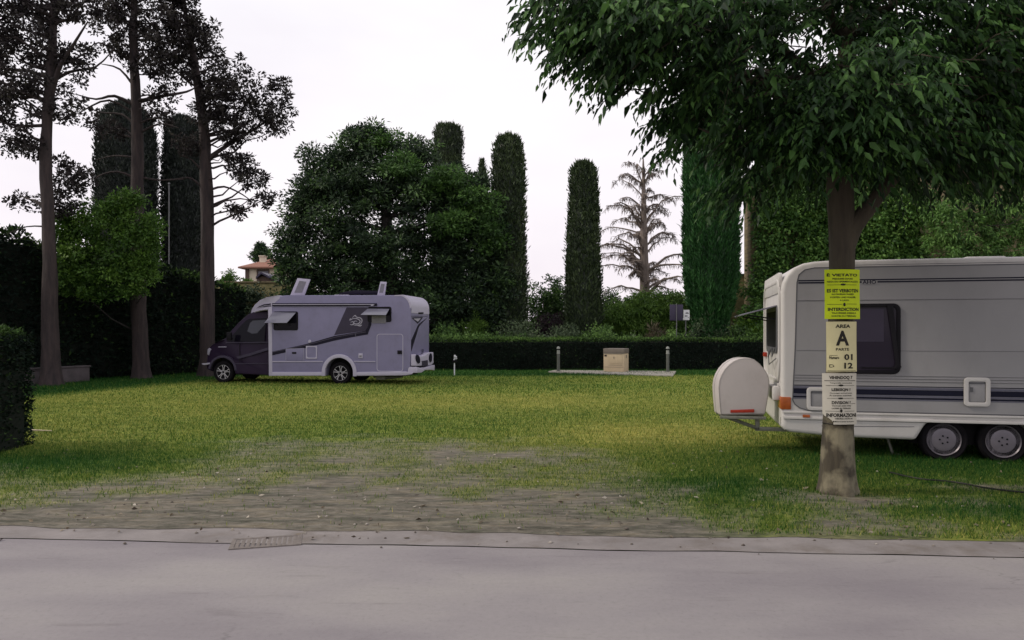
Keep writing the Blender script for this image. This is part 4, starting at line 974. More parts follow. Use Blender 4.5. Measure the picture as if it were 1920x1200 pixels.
def pointed_leaf(pos, axis, length, width, tint, rng):
    n = len(pos); axis = unit(axis); r = unit(rng.normal(size=(n, 3)) * .6 + np.array([0, 0, 1.])); sx = unit(np.cross(axis, r)); nn = np.cross(sx, axis)
    l, w = length[:, None], width[:, None]
    pts = [pos, pos + axis * l * .3 + sx * w * .5 + nn * w * .16, pos + axis * l * .62 + sx * w * .34 + nn * w * .04 - nn * l * .03, pos + axis * l - nn * l * .13,
           pos + axis * l * .62 - sx * w * .34 + nn * w * .04 - nn * l * .03, pos + axis * l * .3 - sx * w * .5 + nn * w * .16]
    V = np.stack(pts, 1).reshape(-1, 3); i = np.arange(n) * 6
    Fq = np.stack([np.stack([i, i + 1, i + 2, i + 3], 1), np.stack([i, i + 3, i + 4, i + 5], 1)], 1).reshape(-1, 4)
    return V, Fq, np.repeat(tint, 6)
ln = .05 + .065 * rng.random(len(pp)) + .06 * (rng.random(len(pp)) > .88)
v, f, t_ = pointed_leaf(pp, aa, ln, ln * .36, tt, rng)
parts.append(np_obj('crown', v, f, M['celtis'], t_))
lb = MB()
# the low limb that forks off to the right, then the main limbs into the crown
sp2, sr2 = smooth_path([P(1583, 462, dt), P(1600, 425, dt - .03), P(1630, 388, dt - .05), (P(1665, 345, dt - .05)), P(1730, 280, dt), P(1830, 220, dt + .1), P(1930, 170, dt)], [.11, .095, .078, .066, .055, .04, .02], 5)
lb.tube(sp2, sr2, 12)
for tgt, z0, r0 in (((1200, 90, 6.5), 3.7, .07), ((1120, 10, 6.8), 4.3, .06), ((1310, 240, 7.0), 3.5, .05), ((1430, 170, 7.3), 3.8, .06), ((1620, 160, 6.6), 3.6, .05), ((1560, 170, 8.4), 3.8, .06), ((1720, 100, 7.6), 4.0, .07), ((1500, -60, 7.3), 4.6, .06), ((1760, -60, 7.4), 4.7, .06), ((1290, 130, 6.8), 4.0, .06), ((1450, 310, 7.5), 3.3, .035), ((1740, 280, 8.0), 3.4, .045)):
    pts = limb_path(trunk_at(sp, z0), P(*tgt), rng, .05, .10, 8); lb.tube(pts, [r0 * (1 - .85 * i / 7) for i in range(8)], 7)
for i in rng.choice(n, 900, replace=False):
    a = Vector(o_[i] - out[i] * .25); bq = Vector(o_[i] + out[i] * tl[i]); bq.z -= .35 * tl[i]; lb.tube([a, Vector(o_[i]), bq], [.008, .006, .002], 3, cap=False)
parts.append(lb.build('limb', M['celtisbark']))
local(parts, near)

# notices tied round the trunk
def notice(label, corners_px, mat, lines, rules=(), torn=None, bend=.42, marks=()):
    """corners_px = (x0, y0, x1, y1); lines = (text, cx, cy, width, height) in photo pixels; the sheet curves round the trunk"""
    x0, y0, x1, y1 = corners_px; D = dt - .215; k = D / F
    o = P((x0 + x1) / 2, (y0 + y1) / 2, D); r = thing('notice', label, 'notice', tuple(o), group='notices on the tree')
    xm, ym = (x0 + x1) / 2, (y0 + y1) / 2
    def put(px, py, lift=0):
        x, z = (px - xm) * k, (ym - py) * k
        return (x, bend - math.sqrt(max(bend * bend - x * x, 0)) - lift + .004 * math.sin(z * 9 + x * 4), z)
    sh = MB(); NX, NY = 14, 24; V = []
    for j in range(NY + 1):
        for i in range(NX + 1):
            px, py = x0 + (x1 - x0) * i / NX, y0 + (y1 - y0) * j / NY
            if torn: px, py = torn(px, py)
            V.append(put(px, py))
    nq = len(V); V += [(a, b + .0015, c) for a, b, c in V]
    F_ = [(j * (NX + 1) + i, j * (NX + 1) + i + 1, (j + 1) * (NX + 1) + i + 1, (j + 1) * (NX + 1) + i) for j in range(NY) for i in range(NX)]
    sh.add(V, F_ + [tuple(nq + i for i in reversed(f)) for f in F_]).build('sheet', mat, r, smooth=True)
    tx_ = MB()
    for body, cx, cy, w, h in lines:
        tx_.text(body, cx, -cy, w, h, lambda a, b: put(a, -b, .0025), bold=.035 if h > 5 else .02)
    for xa, xb, y, th in rules:
        N_ = 8
        for i in range(N_):
            pa, pb = xa + (xb - xa) * i / N_, xa + (xb - xa) * (i + 1) / N_
            tx_.add([put(pa, y - th / 2, .0025), put(pb, y - th / 2, .0025), put(pb, y + th / 2, .0025), put(pa, y + th / 2, .0025)], [(0, 1, 2, 3)])
    for cx, cy, rx, ry in marks:
        tx_.add([put(cx + rx * math.cos(a_ * .5236), cy + ry * math.sin(a_ * .5236), .0026) for a_ in range(12)], [tuple(range(12))])
    tx_.build('lettering', M['ink'], r, smooth=False)
    return r
notice('lime yellow notice, topmost of the three on the near trunk', (1549, 505, 1615.5, 598), M['yellow'],
    [("\u00c8 VIETATO", 1581, 515, 57, 6.6), ("PRENDERE SAPORE", 1581, 522.6, 38, 3.2), ("NEGOZIO SPERIMENTALIZZO", 1582, 528, 58, 3.2),
     ("ES IST VERBOTEN", 1582, 545, 59, 6.6), ("ALS FAHRRAD WASSER", 1581, 551.6, 42, 3), ("KOPFEN UND WASSER", 1582, 557.4, 48, 3.2), ("A LAGO", 1583, 563, 17, 3),
     ("INTERDICTION", 1583, 580, 58, 6.4), ("TRAVERSER DISSALS", 1583, 587, 46, 3.2), ("SORTIR DU TERRAIN", 1583, 592.6, 46, 3.2)],
    [(1553, 1577, 534, .7), (1586, 1608, 534, .7), (1553, 1579, 570.6, .7), (1587, 1608, 570, .7)], marks=[(1581, 533.5, 5, 2), (1583, 571, 2.4, 3.4)])
notice('cream notice with a large letter A, middle of the three on the near trunk', (1551.5, 603, 1608.5, 697), M['cream'],
    [("AREA", 1581, 611.5, 28, 6.6), ("A", 1580, 634, 25, 28), ("PARTE", 1580, 655, 25, 5), ("Numero", 1564.5, 670.5, 17, 5.4), ("01", 1591, 669.5, 17, 11.5), ("12", 1591, 685.5, 17, 11)],
    [(1556, 1570, 666.5, .7), (1553, 1606, 695.5, .9)], marks=[(1559.5, 684, 3.6, .6), (1559, 688.5, 3.0, .5), (1556.5, 686, .6, 3.4), (1563, 686.5, 1.4, 1.4)])
def tear(px, py):
    py2 = py
    if py > 779: px = max(px, 1545 + 18 * min(1, (py - 779) / 12) ** .7)
    return px, py2
notice('torn white notice, lowest of the three on the near trunk', (1544.5, 700, 1609, 796), M['paper'],
    [("VIHINDOQ 7", 1578, 708.5, 44, 7.4), ("Temporally commodats", 1578, 718.4, 42, 2.8), ("LEBISIQN ?", 1578, 731, 36, 6.4), ("Formage auf beraten", 1578, 737.4, 42, 2.6), ("A curates commis", 1577, 741.6, 42, 2.6),
     ("DIVISION ?", 1578, 755, 36, 6), ("VOI PASS AND DARI", 1578, 761, 36, 2.6), ("LASSER IN TERRAIN", 1578, 765.6, 36, 2.6), ("INFORMAZIONI", 1579, 778.5, 57, 7.2), ("VIENNA NON AI", 1582, 785, 34, 2.8), ("Ministrates", 1582, 790.4, 40, 2.4)],
    [(1548, 1606, 714, 1), (1550, 1604, 723, .6), (1552, 1603, 747, .6), (1549, 1575, 771, .6), (1583, 1604, 771, .6), (1597, 1606, 757, .7)], torn=tear, marks=[(1577, 722.6, 5, 1.8), (1576, 747, 5, 1.6), (1577, 770.4, 2.4, 3.2)])
ws = []
for py in (507, 596, 604, 703, 793):
    c = trunk_at(sp, P(0, py, dt).z); rr = np.interp(c.z, [p.z for p in sp], sr) * 1.04
    ws.append(MB().tube([c + Vector((rr * math.cos(a_ * .2618), rr * math.sin(a_ * .2618), .003 * math.sin(a_))) for a_ in range(25)], .004, 5).build('wire', M['cable']))
local(ws, near)

# ------------------------------------------------------------------ service point by the hedge
sl = thing('slab', 'thin pale concrete slab under the beige cabinet and the bollards', 'slab', (0, 0, 0))
A_, B_, C_, D_ = G(1028, 699.5), G(1262, 708), G(1268, 699), G(1040, 697)
poly = [(p.x, p.y) for p in (A_, B_, C_, D_)]; cx_ = sum(p[0] for p in poly) / 4; cy_ = sum(p[1] for p in poly) / 4
sl.location = (cx_, cy_, 0); MB().prism([(x - cx_, y - cy_) for x, y in poly], .0, .075, axis='w').build('concrete', M['concrete'], sl, bevel=.012)
kb = G(1153, 700.5); q = kb.y / F
cb = thing('cabinet', 'beige service cabinet with brown lid on the concrete slab', 'cabinet', (kb.x - .05, kb.y, .075), R(-26))
W_, D2, H_ = 40 * q, .62, .92
MB().box(-W_ / 2, W_ / 2, 0, D2, 0, H_ - .2).build('body', M['beige'], cb, bevel=.012)
MB().box(-W_ / 2 - .012, W_ / 2 + .012, -.012, D2 + .012, H_ - .195, H_).build('lid', M['lid'], cb, bevel=.02)
MB().box(-W_ / 2 - .004, W_ / 2 + .004, -.02, -.013, H_ - .215, H_ - .202).build('edge_strip', M['concrete'], cb)
dr_ = MB().box(-W_ * .22, W_ * .42, -.012, -.001, .32, .66).build('door', M['beige'], cb, bevel=.004); MB().box(-.0, .03, -.026, -.013, .52, .6).build('handle', M['lid'], dr_)
MB().box(-W_ * .48, W_ * .48, -.008, -.001, .175, .185).box(-W_ * .26, W_ * .42, -.008, -.001, .255, .263).build('groove', M['lid'], cb)
MB().box(-W_ * .45, -W_ * .34, -.01, -.001, .6, .66).build('label_plate', M['stripe'], cb); MB().box(W_ / 2 + .001, W_ / 2 + .012, D2 * .45, D2 * .55, .54, .66).build('handle', M['lid'], cb)
def bollard(px, py, label):
    g_ = G(px, py); r = thing('bollard_light', label, 'light', (g_.x, g_.y, .07), group='bollard lights')
    k_ = g_.y / F; H = (py - 650) * k_ - .06
    MB().lathe([(0, 0), (.11, 0), (.11, .02), (.062, .028), (.062, H * .70), (.055, H * .705), (0, H * .705)], (0, 0, 0), n=18).build('post', M['lamppost'], r)
    MB().lathe([(0, H * .705), (.07, H * .705), (.07, H * .73), (.062, H * .735), (.062, H * .84), (.05, H * .845), (0, H * .845)], (0, 0, 0), n=18).build('lamp_head', M['lampglass'], r)
    MB().lathe([(0, H * .85), (.03, H * .85), (.03, H * .90), (0, H * .90)], (0, 0, 0), n=12).build('neck', M['black'], r)
    MB().lathe([(0, H * .90), (.068, H * .90), (.072, H * .93), (.05, H * .985), (0, H)], (0, 0, 0), n=18).build('cap', M['lampglass'], r)
bollard(1047, 699.5, 'grey bollard light on the left end of the slab'); bollard(1252, 700.5, 'grey bollard light on the right end of the slab')
g_ = G(852, 704); us = thing('water_post', 'small pale standpipe with a curved spout behind the motorhome', 'standpipe', (g_.x, g_.y, 0)); k_ = g_.y / F
MB().tube([(0, 0, 0), (0, 0, 24 * k_)], .024, 10).build('post', M['signwhite'], us)
MB().box(-.07, .10, -.06, .06, 24 * k_, 29 * k_).build('meter_box', M['black'], us, bevel=.02)
MB().tube([(-.01, 0, 29 * k_), (.0, 0, 32 * k_), (.05, 0, 31 * k_), (.11, 0, 31.6 * k_)], [.022, .022, .02, .018], 8).build('spout', M['signwhite'], us)
MB().prism([(-.02, 33 * k_), (.10, 33.6 * k_), (.09, 35.4 * k_), (.02, 39 * k_), (-.02, 38 * k_)], -.035, .035).build('lamp_head', M['signwhite'], us, bevel=.01)

# ------------------------------------------------------------------ drain, cable, stick
g_ = G(500, 1017); dc = thing('drain_cover', 'worn ribbed drain cover set in the road edge', 'drain cover', (g_.x, g_.y, -.003), R(14))
fr_ = MB().ring([(-.27, -.15), (.27, -.15), (.27, .15), (-.27, .15)], [(-.235, -.115), (.235, -.115), (.235, .115), (-.235, .115)], 0, .012, axis='w').build('frame', M['grate'], dc, bevel=.002)
mb = MB()
for i in range(12): mb.box(-.232 + i * .0395, -.2015 + i * .0395, -.113, .113, .001, .009)
mb.build('grid_bar', M['grate'], dc, bevel=.002); MB().box(-.234, .234, -.114, .114, -.03, -.004).build('sump', M['under'], dc)
pts = [G(x, y) for x, y in ((1668, 893), (1720, 905), (1790, 913), (1850, 924), (1920, 931), (2010, 940), (2100, 950))]
for p in pts: p.z = float(lawn_z(np.array([p.x]), np.array([p.y]))[0]) + .025
s_, _ = smooth_path(pts, [.009] * len(pts), 6)
tag(MB().tube(s_, .010, 7).build('cable', M['cable']), 'black cable lying in the grass beside the caravan wheels', 'cable')
pts = [G(20, 812), G(60, 813), G(97, 814.5)]
for p in pts: p.z = float(lawn_z(np.array([p.x]), np.array([p.y]))[0]) + .035
tag(MB().tube(pts, [.012, .016, .008], 6).build('stick', M['stick']), 'pale straight stick lying in the grass near the clipped bush', 'stick')

# ------------------------------------------------------------------ vehicle helpers
def rrect(x0, x1, y0, y1, r, n=5):
    out = []
    for cx, cy, a0 in ((x1 - r, y1 - r, 0), (x0 + r, y1 - r, 90), (x0 + r, y0 + r, 180), (x1 - r, y0 + r, 270)):
        for i in range(n + 1):
            a = R(a0 + 90 * i / n); out.append((cx + r * math.cos(a), cy + r * math.sin(a)))
    return out
def arc(cx, cy, r, a0, a1, n=16): return [(cx + r * math.cos(R(a0 + (a1 - a0) * i / n)), cy + r * math.sin(R(a0 + (a1 - a0) * i / n))) for i in range(n + 1)]
def tyre(root, u, v, r, w, rin, name='wheel'):
    return MB().lathe([(rin, -w / 2 + .02), (r * .9, -w / 2), (r * .975, -w / 2 + .02), (r, -w / 2 + .05), (r, w / 2 - .05), (r * .975, w / 2 - .02), (r * .9, w / 2), (rin, w / 2 - .02)], (u, v + w / 2, r), axis='v' if 0 else 'y', n=40).build('tyre', M['rubber'], root)

# ------------------------------------------------------------------ motorhome
fm = Frame(G(636, 721), 377.5, R(9))
MHU = lambda zx, zy, v=0: fm.side(360 + zx / 4, 500 + zy / 4, v)
def S(pts, v=0): return [MHU(x, y, v) for x, y in pts]
mh = thing('motorhome', 'lavender silver motorhome with dark cab parked beside the hedge', 'motorhome', tuple(fm.O), -fm.yaw)
WD = 2.14
uR, wB = MHU(1641, 700); 
rw = MHU(1105, 815); fw = MHU(220, 805)
RW, FW = (rw[0], .352), (fw[0], .352)
roof = MHU(1000, 214)[1]; fl = MHU(800, 818)[1]
body = S([(590, 818), (590, 300), (597, 286), (640, 224), (700, 215), (1000, 214), (1520, 214)])
cR = (uR - .36, roof - .40)
body += [(cR[0] + .36 * math.cos(R(a)), cR[1] + .40 * math.sin(R(a))) for a in (78, 64, 50, 36, 22, 10, 0)]
body += [(uR, .95), (uR - .02, .55), (uR - .12, .42), (uR - .35, .30)]
aR = .47
body += [(RW[0] + aR, fl)] + [(x, max(y, fl)) for x, y in arc(RW[0], RW[1] + .03, aR, 10, 170, 18)] + [(RW[0] - aR, fl)]
bo = MB().prism(body, 0, WD).build('body', M['lavender'], mh, bevel=.03, seg=3)
u0 = body[0][0]
MB().box(.5, uR - .3, .32, WD - .32, .26, .9).build('underbody', M['under'], mh)
# cab
K0 = MHU(240, 545)[1]
def cabfn(u, v, w):
    ins = max(0, w - 1.12) * .19 + max(0, .55 - u) ** 1.5 * .75
    c = WD / 2
    return (u, c + (v - c) * (1 - ins / c), w)
CV0, CV1 = .07, WD - .07
cab = S([(596, 818), (596, 318), (500, 322), (440, 336), (396, 356), (330, 420), (272, 490), (240, 540), (205, 556), (140, 582), (92, 612), (80, 640), (72, 690), (66, 738), (74, 775), (120, 790)], .07)
aF = .43
ca = [(FW[0] - aF, .36)] + [(x, max(y, .3)) for x, y in arc(FW[0], FW[1] + .04, aF, 165, 8, 16)] + [(FW[0] + aF, .30)]
cabp = cab[:-1] + ca + [(cab[0][0], fl)]
cabp = cab[1:-1] + ca + [(cab[0][0], fl)]
co = MB().prism(cabp, CV0, CV1, fn=cabfn).build('cab', M['cabdark'], mh, bevel=.035, seg=3)
def onside(poly, lift, th=.004, base=CV0):
    """sheet lying on the cab side"""
    m_ = MB(); m_.prism(poly, base - lift - th, base - lift, fn=cabfn); return m_
wn = onside(S([(258, 560), (300, 508), (352, 440), (392, 398), (415, 390), (540, 384), (538, 562)], .07), .0, .006).build('cab_window', M['glassdark'], mh, smooth=False)
onside(S([(404, 484), (420, 420), (440, 404), (537, 398), (534, 430), (478, 500), (440, 503)], .07), .007, .003).build('painted_reflection', M['glasslit'], wn, smooth=False)  # paler sheet, a sky reflection put into the cab glass colour
onside(S([(250, 566), (566, 563), (566, 569), (248, 573)], .07), .001, .006).build('waistline', M['decalgrey'], mh, smooth=False)
onside(S([(325, 725), (572, 722), (572, 727), (325, 731)], .07), .001, .006).build('door_crease', M['decalgrey'], mh, smooth=False)
onside(S([(330, 676), (430, 650), (568, 606), (572, 625), (440, 668), (350, 690)], .07), .001, .003).build('door_stripe', M['decalgrey'], mh, smooth=False)
onside(S([(352, 575), (357, 575), (357, 812), (352, 812)], .07), .001, .002).build('door_gap', M['black'], mh, smooth=False)
onside(S([(195, 600), (258, 600), (258, 604), (195, 604)], .07), .001, .005).build('vent_slot', M['silverline'], mh, smooth=False)
fa = MB().ring(arc(FW[0], FW[1] + .04, .50, 172, 2, 18), arc(FW[0], FW[1] + .04, .425, 172, 2, 18), CV0 - .02, CV0 + .1, closed=False).build('wheel_arch', M['decalgrey'], mh, bevel=.012)
# windscreen, mirror, headlight, bumper
a, bq = MHU(246, 532, .07), MHU(392, 362, .07)
nx_, nz_ = -(bq[1] - a[1]), (bq[0] - a[0]); ll = math.hypot(nx_, nz_); nx_, nz_ = nx_ / ll * .012, nz_ / ll * .012
MB().prism([(a[0] + .02, a[1] + .02), (bq[0], bq[1]), (bq[0] + nx_, bq[1] + nz_), (a[0] + .02 + nx_, a[1] + .02 + nz_)], .22, WD - .22, fn=cabfn).build('windscreen', M['glassdark'], mh)
hp = S([(150, 572), (232, 545), (238, 552), (200, 572), (100, 612), (92, 604)], .07)
MB().prism([(u, w + .012) for u, w in hp], .25, WD - .25, fn=cabfn).build('bonnet_highlight', M['silverline'], mh, bevel=.004) if 0 else None
hl = S([(84, 622), (108, 610), (122, 622), (104, 668), (80, 660)], .07)
for s_ in (0, 1):
    v0 = CV0 - .006 if not s_ else CV1 - .16
    MB().prism([(u - .012, w) for u, w in hl], v0, v0 + .166, fn=cabfn).build('headlight', M['silverline'], mh, bevel=.01)
MB().prism(S([(48, 728), (110, 722), (112, 732), (70, 740), (50, 734)], .07), .25, WD - .25).build('bumper_lip', M['silverline'], mh, bevel=.008)
mr_ = MB().tube([(MHU(300, 540)[0], .05, MHU(300, 540)[1]), (MHU(295, 545)[0], -.1, MHU(300, 530)[1])], .018, 6).box(MHU(280, 0)[0], MHU(312, 0)[0], -.18, -.08, MHU(300, 552)[1], MHU(300, 492)[1]).build('mirror', M['black'], mh, bevel=.012)
# overcab cowl
uc = MHU(600, 300)[0]
def cowlfn(u, v, w):
    ins = max(0, uc - u) ** 1.4 * .42; c = WD / 2
    return (u, c + (v - c) * (1 - ins / c), w)
cw = S([(396, 356), (397, 338), (410, 312), (440, 282), (490, 250), (550, 230), (610, 220), (660, 215), (660, 240), (604, 290), (599, 322), (500, 330), (440, 343)])
MB().prism(cw, -.006, WD + .006, fn=cowlfn).build('overcab_cowl', M['mhwhite'], mh, bevel=.03, seg=3)
MB().prism(S([(455, 312), (490, 294), (530, 282), (592, 276), (592, 284), (540, 288), (500, 298)]), -.012, -.007, fn=cowlfn).prism(S([(480, 310), (530, 296), (592, 290), (592, 298), (520, 302)]), -.012, -.007, fn=cowlfn).build('cowl_stripe', M['stripe'], mh, smooth=False)
# side details
MB().prism(S([(572, 322), (600, 290), (603, 818), (578, 818)]), -.014, .02).build('front_pillar', M['mhwhite'], mh, bevel=.006)
def deco(name, polys, mat, lift=.0, th=.004, parent=None, bevel=0, label=None):
    m_ = MB()
    for p in polys: m_.prism(S(p), -lift - th, -lift)
    o = m_.build(name, mat, parent or mh, bevel=bevel, smooth=bool(bevel))
    if label: o['label'] = label
    return o
aw = MB().prism(S([(606, 274), (1388, 274), (1388, 294), (606, 296)]), -.05, 0).build('awning', M['stripe'], mh, bevel=.01); MB().prism(S([(610, 281), (1372, 281), (1372, 286), (610, 287)]), -.054, -.0502).build('rail', M['silverline'], aw)
MB().prism(S([(1345, 288), (1366, 282), (1366, 292), (1348, 297)]), -.06, -.055).build('end_cap', M['silverline'], aw)
deco('panel_decal', [[(1160, 305), (1338, 305), (1322, 440), (1300, 482), (1225, 492), (1066, 514)]], M['decalgrey'], 0, .003)
deco('side_stripe', [[(572, 650), (590, 640), (850, 582), (1070, 519), (1228, 494), (1300, 482), (1322, 442), (1330, 370), (1346, 370), (1346, 436), (1318, 508), (1228, 524), (1080, 552), (850, 610), (570, 672)]], M['stripe'], .0035, .003)
deco('stripe_line', [[(600, 640), (850, 588), (1080, 526), (1228, 500), (1304, 488), (1306, 491), (1228, 503), (1080, 529), (850, 591), (600, 643)], [(1224, 500), (1230, 500), (1230, 522), (1224, 522)]], M['linegrey'], .007, .002)
em = MB()
def curve_dec(m_, pts, r0, r1, lift=.006):
    pv = [Vector((*MHU(x, y), 0)) for x, y in pts]; sp_, sr_ = smooth_path(pv, [r0 + (r1 - r0) * abs(2 * i / (len(pv) - 1) - 1) for i in range(len(pv))], 4)
    for i in range(len(sp_) - 1):
        a_, b_ = sp_[i], sp_[i + 1]; d_ = (b_ - a_).normalized(); n_ = Vector((-d_.y, d_.x, 0))
        qd = [a_ + n_ * sr_[i], b_ + n_ * sr_[i + 1], b_ - n_ * sr_[i + 1], a_ - n_ * sr_[i]]
        m_.add([(p.x, -lift, p.y) for p in qd], [(0, 1, 2, 3)])
for pl in ([(1182, 405), (1200, 392), (1225, 388), (1250, 396), (1262, 410), (1250, 426), (1228, 430), (1214, 420), (1222, 408), (1240, 410)], [(1205, 385), (1212, 372), (1226, 370), (1238, 380), (1262, 384), (1275, 398), (1272, 418), (1258, 434), (1232, 440), (1205, 434)],
           [(1190, 418), (1205, 412), (1215, 424), (1200, 436), (1186, 432)], [(1200, 398), (1188, 392), (1184, 400)], [(1240, 440), (1262, 444), (1275, 436)], [(1215, 372), (1222, 366), (1232, 368)]):
    curve_dec(em, pl, .018, .006)
em.build('emblem', M['silverline'], mh, smooth=False)
def window(parent, x0, y0, x1, y1, blind=None):
    ua, wa = MHU(x0, y1); ub, wb = MHU(x1, y0); fr = MB().ring(rrect(ua, ub, wa, wb, .06), rrect(ua + .045, ub - .045, wa + .045, wb - .045, .03), -.016, -.001).build('window', M['black'], parent, bevel=.004)
    MB().prism(rrect(ua + .044, ub - .044, wa + .044, wb - .044, .03), -.008, -.002).build('pane', M['glassdark'], fr, smooth=False)
    return fr
w1 = window(mh, 612, 335, 796, 477); w2 = window(mh, 1318, 300, 1496, 416)
def flap(parent, top, bot, out):
    a_, b_ = S(top); c_, d_ = S(bot)
    V = [(a_[0], -.018, a_[1]), (b_[0], -.018, b_[1]), (d_[0], -out, d_[1]), (c_[0], -out, c_[1])]
    V += [(x, y - .014, z + .008) for x, y, z in V]
    MB().add(V, [(0, 1, 2, 3), (7, 6, 5, 4), (0, 4, 5, 1), (1, 5, 6, 2), (2, 6, 7, 3), (3, 7, 4, 0)]).build('flap', M['flap'], parent, bevel=.004)
flap(w1, [(612, 342), (782, 346)], [(582, 424), (748, 424)], .34); flap(w2, [(1320, 316), (1482, 318)], [(1290, 364), (1478, 366)], .30)
for x in (640, 735): MB().tube([(MHU(x, 440)[0], -.02, MHU(x, 440)[1]), (MHU(x - 30, 410)[0], -.25, MHU(x, 408)[1])], .009, 6).build('stay', M['black'], w1)
deco('blind', [[(1350, 368), (1456, 366), (1456, 424), (1350, 424)]], M['curtain'], .017, .004, w2)
deco('fridge_vent', [[(706, 616), (840, 610), (840, 704), (706, 704)]], M['decalgrey'] if 0 else M['lavender'], .001, .012, None, .004)
ln_ = MB()
for pa, pb in (((706, 616), (706, 704)), ((840, 610), (840, 704)), ((706, 616), (840, 612)), ):
    (ua, wa), (ub, wb) = MHU(*pa), MHU(*pb); ln_.tube([(ua, -.013, wa), (ub, -.013, wb)], .006, 4)
ln_.build('panel_seam', M['silverline'], mh); deco('vent_lock', [[(752, 640), (784, 640), (784, 654), (752, 654)]], M['black'], .0135, .008)
ua, wa = MHU(856, 690); ub, wb = MHU(939, 594)
hv = MB().ring(rrect(ua, ub, wa, wb, .02), rrect(ua + .035, ub - .035, wa + .035, wb - .035, .05), -.02, -.001).build('vent_door', M['mhwhite'], mh, bevel=.004)
MB().prism(rrect(ua + .034, ub - .034, wa + .034, wb - .034, .05), -.012, -.002).build('vent_cover', M['lavender'], hv)
u_, w_ = MHU(883, 560); MB().lathe([(0, -.022), (.045, -.022), (.05, -.012), (.05, 0)], (u_, 0, w_), axis='y', n=18).build('exhaust_cap', M['mhwhite'], mh)
ua, wa = MHU(1250, 686); ub, wb = MHU(1281, 650); so = MB().prism(rrect(ua, ub, wa, wb, .015), -.02, -.001).build('power_socket', M['mhwhite'], mh, bevel=.004)
MB().box(ua + .03, ub - .03, -.024, -.0205, wa + .03, wb - .06).build('socket_lid', M['curtain'], so)
ua, wa = MHU(1386, 785); ub, wb = MHU(1584, 504)
gd = MB().ring(rrect(ua, ub, wa, wb, .09), rrect(ua + .018, ub - .018, wa + .018, wb - .018, .075), -.010, -.001).build('garage_door', M['mhwhite'], mh)
MB().prism(rrect(ua + .0185, ub - .0185, wa + .0185, wb - .0185, .074), -.006, -.001).build('door_leaf', M['lavender'], gd)
(ua2, wa2), (ub2, wb2) = MHU(1542, 655), MHU(1576, 628); MB().box(ua2, ub2, -.03, -.0065, wa2, wb2).build('handle', M['black'], gd, bevel=.006)
for pl in ([(603, 708), (983, 708), (983, 714), (603, 715)], [(1216, 708), (1376, 708), (1376, 714), (1216, 714)]): MB().prism(S(pl), -.02, -.001).build('trim_strip', M['mhwhite'], mh, bevel=.003)
for pl in ([(604, 790), (980, 790), (980, 817), (604, 818)], [(1216, 790), (1600, 786), (1660, 792), (1652, 806), (1600, 815), (1216, 817)]): MB().prism(S(pl), -.03, .05).build('side_skirt', M['mhwhite'], mh, bevel=.01)
ro_, ri_ = .575, .462
MB().ring([(RW[0] + ro_, fl)] + arc(RW[0], RW[1] + .03, ro_, 2, 178, 22) + [(RW[0] - ro_, fl)], [(RW[0] + ri_, fl)] + arc(RW[0], RW[1] + .03, ri_, 2, 178, 22) + [(RW[0] - ri_, fl)], -.04, .05, closed=False).build('wheel_arch', M['mhwhite'], mh, bevel=.012)
MB().ring([(x + .004, y + .003) for x, y in body[6:14]], [(x - .03, y - .03) for x, y in body[6:14]], -.005, .07, closed=False).build('rear_moulding', M['mhwhite'], mh) 
cap_o = [(x + (.008 if i else 0), y + .008) for i, (x, y) in enumerate(body[7:15])]
cap_o[-1] = (uR + .008, MHU(1641, 345)[1])
MB().ring(cap_o, [(x - .012, y - .012) for x, y in cap_o], .05, WD - .02, closed=False).build('roof_rear_lit', M['mhwhite'], mh)  # pale shell paints the skylight on the roof's curved rear
# rear face
def RE(x, y, u=None): return fm.end(720 + x / 6, 520 + y / 6, uR if u is None else u)
def rear(name, polys, mat, lift=0, th=.004, bevel=0):
    m_ = MB()
    for p in polys:
        m_.prism([(min(max(v, .02), WD - .03), w) for v, w in (RE(*c) for c in p)], uR + lift, uR + lift + th, axis='u')
    return m_.build(name, mat, mh, bevel=bevel, smooth=bool(bevel))
rear('rear_band', [[(302, 352), (500, 376), (500, 382), (302, 372)], [(302, 434), (490, 434), (490, 440), (302, 440)]], M['stripe'])
rear('tail_handle', [[(384, 394), (440, 392), (438, 412), (388, 412)]], M['black'], 0, .02, .004)
rear('rear_stripe', [[(306, 452), (440, 446), (400, 500), (378, 522)], [(492, 446), (412, 532), (392, 560), (304, 838), (302, 712), (376, 548), (390, 524), (446, 482)]], M['stripe'], .001)
rear('rear_stripe_line', [[(330, 464), (412, 460), (378, 500)]], M['silverline'], .0055, .003)
lt_ = MB()
v_, w_ = RE(430, 838); lt_.text("LP", .0, 0, .30, .17, lambda a_, b_: (uR + .005, v_ + a_, w_ + b_)); lt_.build('lettering', M['stripe'], mh, smooth=False)
bp_ = [RE(x, y, uR + .1) for x, y in ((302, 868), (345, 872), (400, 884), (440, 872), (480, 846), (538, 842), (540, 965), (510, 990), (302, 1004))]
vx = [min(max(v, -.0), WD) for v, w in bp_]; bp_ = [(v, w) for v, (_, w) in zip(vx, bp_)]
rbm = MB().prism(bp_, uR + .001, uR + .16, axis='u').build('rear_bumper', M['mhwhite'], mh, bevel=.03, seg=3)
ul = uR + .16
c_ = RE(378, 920, ul); MB().prism([(c_[0] + .24 * math.cos(R(a)), c_[1] + .13 * math.sin(R(a)) - .25 * .24 * math.cos(R(a))) for a in range(0, 360, 24)], ul + .001, ul + .02, axis='u').build('tail_light', M['stripe'], rbm)
c_ = RE(520, 905, ul); MB().prism([(min(c_[0] + .18 * math.cos(R(a)), WD - .02), c_[1] + .15 * math.sin(R(a))) for a in range(0, 360, 24)], ul + .001, ul + .02, axis='u').build('tail_light', M['stripe'], rbm)
